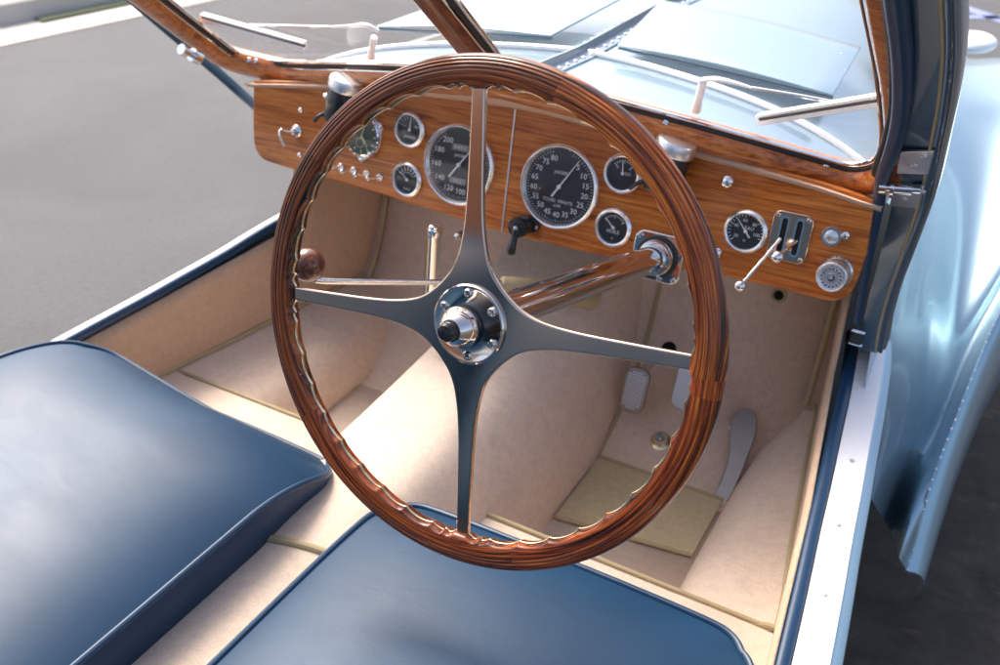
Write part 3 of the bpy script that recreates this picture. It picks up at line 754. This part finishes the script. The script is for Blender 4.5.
# ------------------------------------------------------------------ seats
def cushion(x0,x1,yf,yb_,zc,ze,inner,lab,hgt=.085,rc=.05,drop=.05):
    # top surface: height map with rounded plan corners, boxing below with two pipings
    NX,NY=56,64; W_=(x1-x0)/2; cx=(x0+x1)/2
    def plan(a,b): # a,b in [-1,1] -> x,y (squircle-ish)
        Lh=(yf-yb_)/2; cy=(yf+yb_)/2
        k=.12
        x=a*W_*math.sqrt(max(0,1-k*max(0,b)**8*.5)); y=b*Lh*math.sqrt(max(0,1-k*abs(a)**8*.5))
        # round the front corners
        dx=abs(x)-(W_-rc); dy=y-(Lh-rc)
        if dx>0 and dy>0:
            m=max(dx,dy); l=math.hypot(dx,dy)
            if l>0: f=m/l; x=math.copysign(W_-rc+dx*f,x); y=Lh-rc+dy*f
        return cx+x,cy+y
    def top(a,b):
        x,y=plan(a,b)
        e=(1-abs(a)**4.0)*(1-max(0,b)**7)*(1-abs(min(0,b))**8)
        e2=(1-a*a)*(1-b*b*.6)
        fr=max(0,(y-(yf-.10))/.10); fr2=max(0,(y-(yf-.17))/.17)
        z=ze+(zc-ze)*(.55*e+.45*e2)-drop*fr2**2*(1-.45*max(0,-(1 if inner>0 else -1)*a))
        sg=1 if inner>0 else -1
        z+= .034*max(0,-sg*a)**1.6*(1-.35*max(0,b)**3)*(1 if sg>0 else 0)      # outboard side sits a little higher
        return V((x,y,z))
    rows=[[top(-1+2*i/NX,-1+2*j/NY) for i in range(NX+1)] for j in range(NY+1)]
    mb=MB().grid(rows)
    # border loop
    loop=[rows[0][i] for i in range(NX)]+[rows[j][NX] for j in range(NY)]+[rows[NY][i] for i in range(NX,0,-1)]+[rows[j][0] for j in range(NY,0,-1)]
    c=V((cx,(yf+yb_)/2,0)); low=[]
    rings=[loop]
    for k in range(1,7):
        t=k/6; ring=[]
        for p in loop:
            d=(p-c); d.z=0
            d.x/=W_; d.y/=(yf-yb_)/2
            n=V((d.x**5,d.y**5,0)); n=n.normalized() if n.length>0 else n
            fr=max(0,(p.y-(yf-.16))/.16)
            hh=hgt*(1-.70*fr**1.1)
            ring.append(p+n*(.008*math.sin(PI*t)-.014*t-.012*fr*t)+V((0,0,-hh*t)))
        rings.append(ring)
    mb2=MB().grid(rings,False,True)
    body=MB(); body.v=mb.v+mb2.v; off=len(mb.v); body.f=mb.f+[tuple(i+off for i in f) for f in mb2.f]
    body.add(rings[-1],[tuple(range(len(loop)))])
    o=body.build('seat_cushion',M['leather'],car,lab,angle=50,group='blue leather seats')
    MB().tube([p+V((0,0,.0012)) for p in loop],.0036,10,closed=True).build('piping',M['roll'],o)
    MB().tube([p+V((0,0,-.001)) for p in rings[-1]],.0034,10,closed=True).build('piping',M['roll'],o)
    return o
cushion(-.475,-.022,-.338,-.86,-.168,-.212,1,"blue leather passenger seat cushion",.078,.055,.062)
cushion(.060,.492,-.370,-.86,-.208,-.240,-1,"blue leather driver's seat cushion",.08,.050,.006)
# seat backs (behind the photograph's viewpoint, seen in the polished spokes)
def back(x0,x1):
    rows=[]; n=20
    for j in range(n+1):
        t=j/n; z=-.22+.37*t; y=-.91-.08*t
        rows.append([V((x0+(x1-x0)*i/n,y+.05*(1-abs(2*i/n-1)**4)*(1-(2*t-1)**6),z)) for i in range(n+1)])
    b=MB().grid(rows).build('seat_back',M['leather'],car,'blue leather seat back behind its cushion',solid=.05,group='blue leather seats')
back(-.49,-.008); back(.008,.49)
MB().grid([[V((x,-1.22-.18*k/8-.0*abs(x),-.45+.95*k/8)) for x in (-.52,-.3,0,.3,.52)] for k in range(9)]).build('rear_reflection_panel',M['reflcloth'],car,'brown panel added behind the seats for reflections',solid=.03)  # unseen panel, added so the polished metal reflects brown
# bright runner and bracket in the gap beside passenger cushion
MB().box(frame((-.070,-.50,-.315),(0,0,1)),.010,.24,.012).build('seat_runner',M['brass'],car,bevel=.001)
h0=V((-.052,-.445,-.262)); MB().box(frame(h0,(0,0,1)),.012,.02,.004).build('runner_catch',M['chrome'],car,bevel=.001)

# ------------------------------------------------------------------ sills
def sill(s):
    if s>0:
        roll=[((852,334),-.178),((851,352),-.182),((843,395),-.192),((833,440),-.203),((823,485),-.210),((812,531),-.216),((799,590),-.222),((782,662),-.228),((768,720),-.232)]
        P=[at(*p,2,z) for p,z in roll]
    else:
        P=None
    return P
PR=sill(1)
PRs=smoothpath(PR,5); PRs+= [PRs[-1]+V((.012,-.25,-.004))]
def side_of(P,s): return [V((s*(abs(p.x)-(.004 if s<0 else 0)),p.y,p.z)) for p in P]
for s in (1,-1):
    P=side_of(PRs,s)
    nm='right' if s>0 else 'left'
    mb=MB().tube(P,.0082,14); rl=mb.build('door_roll',M['roll'],car,'blue leather roll along the %s sill'%nm)
    def strip(o0,o1,z0,z1):
        a=[];b=[]
        for i,p in enumerate(P):
            t=(P[min(i+1,len(P)-1)]-P[max(i-1,0)]).normalized(); n=V((s,0,0))-t*t.x*s; n.normalize()
            a.append(p+n*o0+V((0,0,z0))); b.append(p+n*o1+V((0,0,z1)))
        return a,b
    a,b=strip(.0085,.0395 if s>0 else .0205,.0035,.0035 if s>0 else .001)
    a=a[4:];b=b[4:]
    a2=[p-V((0,0,.004)) for p in a]; b2=[p-V((0,0,.004)) for p in b]
    mb=MB().grid([a,b]).grid([a2,b2]).grid([a,a2]).grid([b,b2])
    mb.f.append((0,len(a),len(a)*3,len(a)*2))
    st_=mb.build('sill_plate',M['white_metal'],car,'bright metal plate screwed along the %s sill'%nm)
    # painted outer edge and body flank below
    rows=[]
    for i,p in enumerate(P):
        t=(P[min(i+1,len(P)-1)]-P[max(i-1,0)]).normalized(); n=V((s,0,0))-t*t.x*s; n.normalize()
        sec=[(.004,-.012),(.006,-.0015),(.020,-.0005),(.040,-.0005),(.0455,-.002),(.0495,-.006),(.0505,-.012),(.049,-.03),(.040,-.07),(.022,-.12),(-.005,-.18),(-.03,-.26)]
        rows.append([p+n*(x if s>0 else x*.52)+V((0,0,z-(0 if s>0 else x*.12))) for x,z in sec])
    MB().grid(rows).build('body_flank',M['paint'],car,'pale blue painted flank under the %s sill'%nm,solid=.002)
    for k,(px,py) in enumerate(((853,363),(849,462),(834,514),(832,578),(803,646),(817,652))):
        v=ray(px,py); c0=CAM+v*((-.2-CAM.z)/v.z)
        # nearest station on the plate
        best=min(range(len(a)),key=lambda i:abs(a[i].y-c0.y)); fr=.3 if k in(4,) else (.75 if k==5 else .5)
        p=a[best].lerp(b[best],fr); screw('screw',None,p,V((0,0,1)),.0028,'satin',st_)

# ------------------------------------------------------------------ door jambs (A posts), hinge
JP=[(.078,-.26),(.07,-.17),(.056,-.06),(.044,.0),(.026,.06),(-.114,.181),(-.354,.39)]
JPs=[(p.x,p.y) for p in smoothpath([V((a,b,0)) for a,b in JP],8)]
def on_prof(px,py,off=0):
    v=ray(px,py); best=None
    for (y0,z0),(y1,z1) in zip(JPs,JPs[1:]):
        n=V((0,-(z1-z0),(y1-y0))); n=-n if n.y>0 else n
        n.normalize(); p0=V((0,y0,z0))+n*off
        dn=v.dot(n)
        if abs(dn)<1e-6: continue
        k=(p0-CAM).dot(n)/dn; q=CAM+v*k
        if k>0 and (min(z0,z1)-.012)<=q.z<=(max(z0,z1)+.012):
            if best is None or k<best[0]: best=(k,q,n)
    return best[1],best[2]
outp=[(952,-40),(953.5,0),(954.5,56),(950,101),(942,143),(931,195),(912,248),(896,290),(886,325),(881,352)]
inp=[(903,-40),(906,0),(910,60),(906,124),(899,160),(892,205),(880,255),(868,300),(862,330),(860,352)]
O=[on_prof(*p)[0] for p in outp]; I=[on_prof(*p)[0] for p in inp]
Os=smoothpath(O,5); Is=smoothpath(I,5)
jambs={}
for s in (1,):
    f=lambda p:V((s*p.x,p.y,p.z)); nm='right' if s>0 else 'left'
    rows=[]
    for o_,i_ in zip(Os,Is):
        e=o_-i_
        rows.append([f(i_+V((0,.03,.01))),f(i_+V((0,.004,0))),f(i_),f(i_.lerp(o_,.5)),f(i_.lerp(o_,.80)),f(i_.lerp(o_,.93)),f(o_+V((0,.002,0))),f(o_+V((.004,.008,.002))),f(o_+V((.004,.03,.01)))])
    j=MB().grid(rows).build('door_jamb',M['paintdark'],car,'dark steel blue %s door jamb'%nm,angle=50)
    jambs[s]=j
    MB().tube([f(i_.lerp(o_,.74)+V((0,-.0015,0))) for o_,i_ in zip(Os,Is)],.0016,8).build('edge_bead',M['binding'],j)
    MB().tube([f(i_.lerp(o_,.985)+V((0,-.001,0))) for o_,i_ in zip(Os,Is)],.0022,8).build('outer_bead',M['paintdark'],j)
# leather seal rolls inboard of the jamb
sp1=[(893,-40),(896,0),(902,60),(901,112),(893,148),(883,175),(879,200),(871,240),(862,285),(856,322)]
sp=smoothpath([on_prof(a,b,.008)[0] for a,b in sp1],5)
rr=[.0090-.0030*min(1,i/40) for i in range(len(sp))]
MB().tube(sp,rr,14).build('seal_roll',M['roll'],car,'blue leather roll up the right door post')
MB().tube([p+V((-.008,.012,.002)) for p in sp[:27]],.0055,12).build('inner_seal',M['rubber'],car)
lp_=smoothpath([W(*wxt(a,b,.004),.004) for a,b in ((108,-22),(134,0),(162,24),(192,50),(222,76),(241,93))]+[W(*wxt(262,112,-.03),-.03)],5)
MB().tube(lp_,.0085,14).build('seal_roll',M['roll'],car,'dark blue leather roll up the left door post')
MB().tube([p+V((-.010,.010,-.004)) for p in lp_],.0075,14).build('door_post',M['paintdark'],car,'narrow painted left door post')
cq=on_prof(856,338,.010)[0]
MB().box(frame(cq,(.3,-.8,.5)),.014,.016,.012).build('sill_latch',M['rubber'],car,bevel=.002)
for dz in (.009,-.009): MB().box(frame(cq+V((0,0,dz)),(.3,-.8,.5)),.016,.004,.013).build('latch_clip',M['chrome'],car,bevel=.0008)
# hinge
def quadplate(c4,off=.0,th=.003):
    pts=[]; nn=V((0,0,0))
    for c in c4:
        q,n=on_prof(*c,off); pts.append(q); nn+=n
    nn.normalize(); mb=MB(); mb.add(pts+[p+nn*th for p in pts],[(3,2,1,0),(4,5,6,7),(0,1,5,4),(1,2,6,5),(2,3,7,6),(3,0,4,7)]); return mb,nn
mb,nn=quadplate([(901,149),(935,149),(929,172),(897,171)],.001)
hg=mb.build('door_hinge',M['alu'],car,'chrome hinge bracket on the right door post',bevel=.0008)
mb,_=quadplate([(895,183),(925,184),(918,206),(890,204)],.001); mb.build('lower_leaf',M['alu'],hg,bevel=.0008)
for px,py in ((924,157),(914,166),(922,192),(905,199)):
    q,n=on_prof(px,py,.0045); screw('screw',None,q,n,.0036,'satin',hg)
a,_=on_prof(880,187,.014); b,_=on_prof(921,190,.010)
MB().tube([a,a.lerp(b,.16),a.lerp(b,.161),a.lerp(b,.28),a.lerp(b,.281),a.lerp(b,.36),a.lerp(b,.361),a.lerp(b,.8),a.lerp(b,.801),b],[.0078,.0078,.0050,.0050,.0105,.0105,.0072,.0072,.0045,.0045],20).build('hinge_barrel',M['chrome'],hg,angle=30)
for p,r in ((182,.0),(196,0)):
    pass
# catch on the left door post
c0=at(181,49,0,-.50); c1=at(199,58,0,-.50)
ct=MB().tube([c0,c0.lerp(c1,.3),c0.lerp(c1,.31),c0.lerp(c1,.6),c0.lerp(c1,.61),c1],[.008,.008,.005,.005,.010,.010],16).build('door_catch',M['chrome'],car,'chrome catch studs on the left door post')

# ------------------------------------------------------------------ wipers
def wiper(s,lab):
    if s>0: piv0,piv1=(696,110),(703,82); arm=[(701,80),(716,79),(735,83),(752,88)]; thin=[(752,88),(795,95),(838,103)]; bl=[(760,119),(836,107),(920,93)]
    else: piv0,piv1=(371,57),(374,37); arm=[(378,31),(366,25),(352,26),(330,27)]; thin=[(330,27),(290,26),(250,25)]; bl=[(202,17),(253,32),(305,46)]
    on=lambda p,o:W(*wxt(*p,o),o)
    w=MB().tube([on(piv0,-.012),on(((piv0[0]+piv1[0])/2,(piv0[1]+piv1[1])/2),-.020)],[.0060,.0042],16).build('wiper',M['white_metal'],car,lab)
    MB().tube([on(((piv0[0]+piv1[0])/2,(piv0[1]+piv1[1])/2),-.020),on(piv1,-.028)],[.0048,.0048],16).build('wiper_pivot',M['white_metal'],w)
    MB().tube(smoothpath([on(p,-.030) for p in arm],4),[.0052,.0058,.0060,.0060,.0058,.0056,.0052,.0048,.0044,.004,.0036,.0032,.0026],12,flat=.5).build('wiper_arm',M['white_metal'],w)
    MB().tube([on(p,-.027) for p in thin],.0020,10).build('wiper_rod',M['chrome'],w)
    b=[on(p,-.016) for p in bl]
    MB().tube([b[0].lerp(b[-1],t/8) for t in range(9)],.0088,4,up=WN).build('wiper_blade',M['white_metal'],w,bevel=.001)
    b=[on(p,-.007) for p in bl]
    MB().tube([b[0].lerp(b[-1],t/4) for t in range(5)],.0022,6).build('wiper_rubber',M['rubber'],w)
wiper(1,'right windscreen wiper resting across the pane'); wiper(-1,'left windscreen wiper resting across the pane')

# ------------------------------------------------------------------ scuttle, bonnet, flaps
def hz(x,y):
    zc=lerp([(-.1,.120),(.05,.118),(.2,.112),(.5,.118),(.9,.110),(1.5,.07),(1.9,-.02)],y)
    hw=lerp([(-.1,.50),(.07,.50),(.3,.45),(.6,.385),(1.0,.33),(1.5,.27),(1.9,.2)],y)
    a=abs(x)/hw
    return hw,zc-.050*a**2-.06*a**6
rows=[]
for j in range(61):
    y=.025+j*1.88/60; hw,_=hz(0,y); rows.append([V((hw*(i/20-1),y+.06*abs(i/20-1)**6*max(0,1-j/12),hz(hw*(i/20-1),y)[1])) for i in range(41)])
bon=MB().grid(rows).build('bonnet',M['paint'],car,'pale blue riveted bonnet and scuttle ahead of the windscreen',angle=70)
bb=bvh(bon)
# centre spine with rivets
rows=[]
def hz0(y): return hz(0,y)[1]
for j in range(50):
    y=.045+j*.036; rows.append([V((-.026,y,hz0(y)-.001)),V((-.024,y,hz0(y)+.0025)),V((-.004,y,hz0(y)+.004)),V((-.002,y,hz0(y)+.014)),V((.002,y,hz0(y)+.014)),V((.004,y,hz0(y)+.004)),V((.024,y,hz0(y)+.0025)),V((.026,y,hz0(y)-.001))])
sp_=MB().grid(rows).build('centre_spine',M['spine'],bon,angle=30)
mb=MB()
for j in range(44):
    y=.06+j*.0245
    for x in (-.016,.016): mb.lathe([(.0034,0),(.0030,.0015),(.001,.0024)],frame((x,y,hz0(y)+.003),(0,0,1)),8)
mb.build('spine_rivets',M['alu'],bon)
# joint moulding between scuttle and bonnet
def jy(x): return lerp([(0,.215),(.1,.200),(.2,.178),(.3,.155),(.4,.128),(.49,.10)],abs(x))
for s in (1,-1):
    p=[V((s*x,jy(x),hz(x,jy(x))[1]+.003)) for x in [i*.48/24+.01 for i in range(24)]]
    MB().tube(p,.0052,8).build('scuttle_moulding',M['white_metal'],bon)
# raised ventilator flaps
for s in (1,-1):
    c4=[V((.052,.215,.130)),V((.355,.200,.110)),V((.340,.430,.118)),V((.030,.430,.150))]
    rows=[]
    for j in range(7):
        t=j/6; a=c4[0].lerp(c4[3],t); b=c4[1].lerp(c4[2],t)
        rows.append([V((s*q.x,q.y,q.z+.006*math.sin(PI*i/10))) for i,q in enumerate([a.lerp(b,k/10) for k in range(11)])])
    fl_=MB().grid(rows).build('ventilator_flap',M['paint'],car,'raised pale blue ventilator flap %s of the bonnet spine'%('right' if s>0 else 'left'),solid=.003,bevel=.001)
    MB().tube([V((s*(c4[0].x),c4[0].y+.004,c4[0].z-.004)),V((s*c4[1].x,c4[1].y+.004,c4[1].z-.004))],.0022,6).build('flap_hinge',M['paintdark'],fl_)

# ------------------------------------------------------------------ right and left front wings
SPX=[((907,570),-.625),((919,530),-.575),((926,502),-.53),((936,470),-.485),((955,421),-.42),((969,385),-.375),((983,350),-.335),((1000,312),-.290)]
SPp=[at(*p,2,z) for p,z in SPX]
last=SPp[-1]
SPp+=[V((.655,last.y+.20,-.18)),V((.665,last.y+.42,-.10)),V((.665,last.y+.70,-.05)),V((.655,last.y+1.0,-.10)),V((.64,last.y+1.3,-.26)),V((.62,last.y+1.5,-.45))]
SPs=smoothpath(SPp,5)
def spn(y):
    if y<=SPs[0].y: return SPs[0].x,SPs[0].z
    for a_,b_ in zip(SPs,SPs[1:]):
        if y<=b_.y:
            t=(y-a_.y)/max(1e-6,b_.y-a_.y); return a_.x+(b_.x-a_.x)*t,a_.z+(b_.z-a_.z)*t
    return SPs[-1].x,SPs[-1].z
T0=SPs[0]
SEC=[[(.501,.050,.075),(.492,.062,-.03),(.480,.072,-.13),tuple(at(858,455,0,.503)),tuple(at(872,500,0,.528)),tuple(at(890,530,0,.556)),(.5775,T0.y-.012,-.590),(T0.x,T0.y,T0.z)]]
for y,mid in ((.36,[(.474,-.13),(.502,-.245),(.540,-.365)]),(.50,[(.455,-.12),(.495,-.22),(.548,-.315)]),(.68,[(.425,-.11),(.48,-.19),(.545,-.25)]),(.90,[(.39,-.09),(.455,-.15),(.54,-.185)]),(1.15,[(.36,-.08),(.43,-.12),(.53,-.125)]),(1.45,[(.33,-.09),(.41,-.13),(.52,-.115)]),(1.75,[(.30,-.15),(.39,-.19),(.51,-.18)]),(2.05,[(.27,-.25),(.37,-.31),(.50,-.31)])):
    gx,gz=spn(y); hw,_=hz(0,min(y,1.9)); za=hz(hw,min(y,1.9))[1]
    m=mid
    SEC.append([(hw-.004,y,za+.003),(hw+.006,y,za-.055)]+[(x,y,z) for x,z in m]+[(gx-.040,y,gz-.030),(gx-.020,y,gz-.036),(gx,y,gz)])
for s in (1,-1):
    nm='right' if s>0 else 'left'; cols=[]
    NC=len(SEC[0])
    secs=[]
    for sec in (SEC if s>0 else [[(x,.17,z) for x,y,z in SEC[1][:5]]+[(.56,.17,-.45),(.57,.17,-.5),(.585,.18,-.6)]]+SEC[1:]):
        P=[V(p) for p in sec]; q=smoothpath(P[:-1]+[P[-1]],5)
        secs.append(q)
    # outer skin beyond the spine
    for k,sec in enumerate(secs):
        g=sec[-1]; f=min(1,k/2+.25)
        sec+= [g+V((.003,0,-.002)),g+V((.012,.004,-.012*f)),g+V((.022,.008,-.034*f)),g+V((.028,.010,-.075*f)),g+V((.030,.012,-.13*f)),g+V((.024,.014,-.20*f))]
    ncol=len(secs[0]); colsp=[smoothpath([sec[j] for sec in secs],8) for j in range(ncol)]
    rows=[[V((s*colsp[j][i].x,colsp[j][i].y,colsp[j][i].z)) for j in range(ncol)] for i in range(len(colsp[0]))]
    wg=MB().grid(rows).build('front_wing',M['paint'],car,'pale blue %s front wing with riveted spine'%nm,angle=50)
    fl=MB(); rows=[]
    for p in SPs:
        rows.append([V((s*(p.x-.0012),p.y,p.z-.006)),V((s*(p.x-.0012),p.y-.003,p.z+.0065)),V((s*(p.x+.0012),p.y-.003,p.z+.0065)),V((s*(p.x+.0012),p.y,p.z-.006))])
    fl.grid(rows).build('wing_flange',M['paint'],wg)
    rv=MB(); acc=0; prev=SPs[0]
    dense=[]
    for a_,b_ in zip(SPs,SPs[1:]):
        n_=max(1,int((b_-a_).length/.004))
        for k in range(n_): dense.append(a_.lerp(b_,k/n_))
    nxt=0
    for a_,b_ in zip(dense,dense[1:]):
        acc+=(b_-a_).length
        if acc>=nxt:
            nxt+=.017; rv.sphere(V((s*a_.x,a_.y-.003,a_.z+.004)),.0022,8)
    rv.build('flange_rivets',M['alu'],wg)
# headlamp on the right wing, far ahead
hc=CAM+ray(972,47)*1.9
hl=MB().sphere(hc+V((0,0,.010)),.045,28,(1,1.3,.42)).build('headlamp',M['white_metal'],car,'rounded headlamp shell on the far right wing')
# underbody so that the gap between flank and road is dark and solid
MB().add([(-.50,-1.2,-.50),(.50,-1.2,-.50),(.50,.4,-.50),(.40,1.6,-.50),(-.40,1.6,-.50),(-.50,.4,-.50)],[(0,1,2,3,4,5)]).build('underbody',M['rubber'],car,solid=.03)

# ------------------------------------------------------------------ ground, kerb, pavement, bay markings
def asphalt(name,c0,c1,rough,big):
    m,nt,b=newmat(name); c=coords(nt)
    n1=noise(nt,c,260,4,.7); n2=noise(nt,c,big,5,.6,.6); n3=noise(nt,c,60,3,.6)
    col=ramp(nt,n2,[(.3,c0),(.7,c1)])
    col=mix(nt,col,ramp(nt,n1,[(.3,(.6,.6,.6)),(.7,(1.35,1.33,1.3))]),.7,'MULTIPLY')
    col=mix(nt,col,ramp(nt,n3,[(.3,(.8,.8,.8)),(.7,(1.12,1.12,1.12))]),.7,'MULTIPLY')
    L(nt,col,b.inputs['Base Color']); b.inputs['Roughness'].default_value=rough
    bump(nt,b,n1,.5,.004); return m,nt,b,c
mA,*_=asphalt('grey_asphalt',(.074,.077,.082),(.100,.103,.108),.85,1.3)
def plane(name,x0,x1,y0,y1,z,m,kind='structure',rot=0,org=(0,0)):
    c,s_=math.cos(rot),math.sin(rot)
    P=[(org[0]+x*c-y*s_,org[1]+x*s_+y*c,z) for x,y in ((x0,y0),(x1,y0),(x1,y1),(x0,y1))]
    o=MB().add(P,[(0,1,2,3)]).build(name,m); o['kind']=kind; return o
plane('asphalt_ground',-300,300,-300,300,GZ,mA)
mB,nt,b,c=asphalt('shaded_rough_asphalt',(.022,.019,.016),(.075,.064,.054),.8,9)  # rough asphalt darkened to carry the car's shadow; tan streaks are dirt
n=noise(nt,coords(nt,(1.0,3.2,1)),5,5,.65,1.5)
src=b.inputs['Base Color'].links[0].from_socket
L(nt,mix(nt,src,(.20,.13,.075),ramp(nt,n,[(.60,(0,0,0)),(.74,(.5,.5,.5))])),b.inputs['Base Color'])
plane('shaded_road_patch',.32,9,-6,2.6,GZ+.004,mB)
mC=carpet('pale_concrete',(.55,.52,.47),.06); mC.node_tree.nodes['Principled BSDF'].inputs['Sheen Weight'].default_value=0
k0=at(0,47,2,GZ); k1=at(218,0,2,GZ); dk=(k1-k0).normalized(); ang=math.atan2(dk.y,dk.x); org=(k0.x,k0.y)
mG=simple('gutter_grey',(.25,.245,.235),.9)
plane('gutter',-40,40,.0,.40,GZ+.004,mC,rot=ang,org=org)
kb=MB(); c_,s_=math.cos(ang),math.sin(ang)
def KW(x,y,z): return V((org[0]+x*c_-y*s_,org[1]+x*s_+y*c_,GZ+z))
rows=[[KW(x,y,z) for y,z in ((.40,0),(.415,.11),(.44,.125),(.58,.128))] for x in (-40,0,40)]
o=kb.grid(rows).build('kerb',mC); o['kind']='structure'
plane('pavement',-40,40,.58,30,GZ+.127,mC,rot=ang,org=org)
mGr=carpet('grass_green',(.10,.12,.05),.3)
gp=at(112,6,2,GZ+.006)
o=MB().prism([(-.5,-.06),(.5,-.05),(.52,.07),(-.48,.06)],Matrix.Translation(gp)@Matrix.Rotation(ang,4,'Z'),0,.012).build('grass_tuft_strip',mGr); o['kind']='stuff'
mBl=simple('blue_road_paint',(.22,.26,.48),.7)
def mark(px0,px1,w):
    a=at(*px0,2,GZ); b=at(*px1,2,GZ); d=(b-a).normalized(); n=V((-d.y,d.x,0))*w/2
    for i in (0,): pass
    z=GZ+.004 if a.x>-2 else GZ+.133
    o=MB().add([V((q.x,q.y,z)) for q in (a-n,b-n,b+n,a+n)],[(0,1,2,3)]).build('bay_marking',mBl); o['kind']='structure'
mark((930,-4),(1010,24),.10); mark((930,17),(1010,18),.09); mark((-10,24),(40,6),.06); mark((-5,8),(28,2),.10)

# ------------------------------------------------------------------ light
w=bpy.data.worlds.new('World'); S.world=w; w.use_nodes=True; nt=w.node_tree
bg=nt.nodes['Background']; sky=nt.nodes.new('ShaderNodeTexSky'); sky.sky_type='NISHITA'; sky.sun_disc=False
SUN=V((-.66,.34,.86)).normalized()
el=math.asin(SUN.z); az=math.atan2(SUN.x,SUN.y)
sky.sun_elevation=el; sky.sun_rotation=az; sky.air_density=.7; sky.dust_density=6; sky.ozone_density=.25; sky.altitude=50
nt.links.new(sky.outputs[0],bg.inputs[0]); bg.inputs[1].default_value=.15
ld=bpy.data.lights.new('sun','SUN'); ld.energy=1.35; ld.angle=R(24); ld.color=(1,.97,.93)
lo=bpy.data.objects.new('sun',ld); COL.objects.link(lo); lo.rotation_euler=SUN.to_track_quat('Z','Y').to_euler()

# ------------------------------------------------------------------ camera
cd=bpy.data.cameras.new('camera'); cam=bpy.data.objects.new('camera',cd); COL.objects.link(cam); S.camera=cam
cd.sensor_width=36; cd.lens=FPX/1000*36; cd.clip_end=1000; cd.clip_start=.02
m=Matrix((CR,CU,-CF)).transposed().to_4x4(); m.translation=CAM; cam.matrix_world=m
cd.dof.use_dof=True; cd.dof.focus_distance=.83; cd.dof.aperture_fstop=8
S.view_settings.view_transform='Standard'; S.view_settings.look='None'; S.view_settings.gamma=1; S.view_settings.exposure=1.3
S.cycles.use_denoising=True
S.cycles.max_bounces=12; S.cycles.diffuse_bounces=8; S.cycles.transparent_max_bounces=16
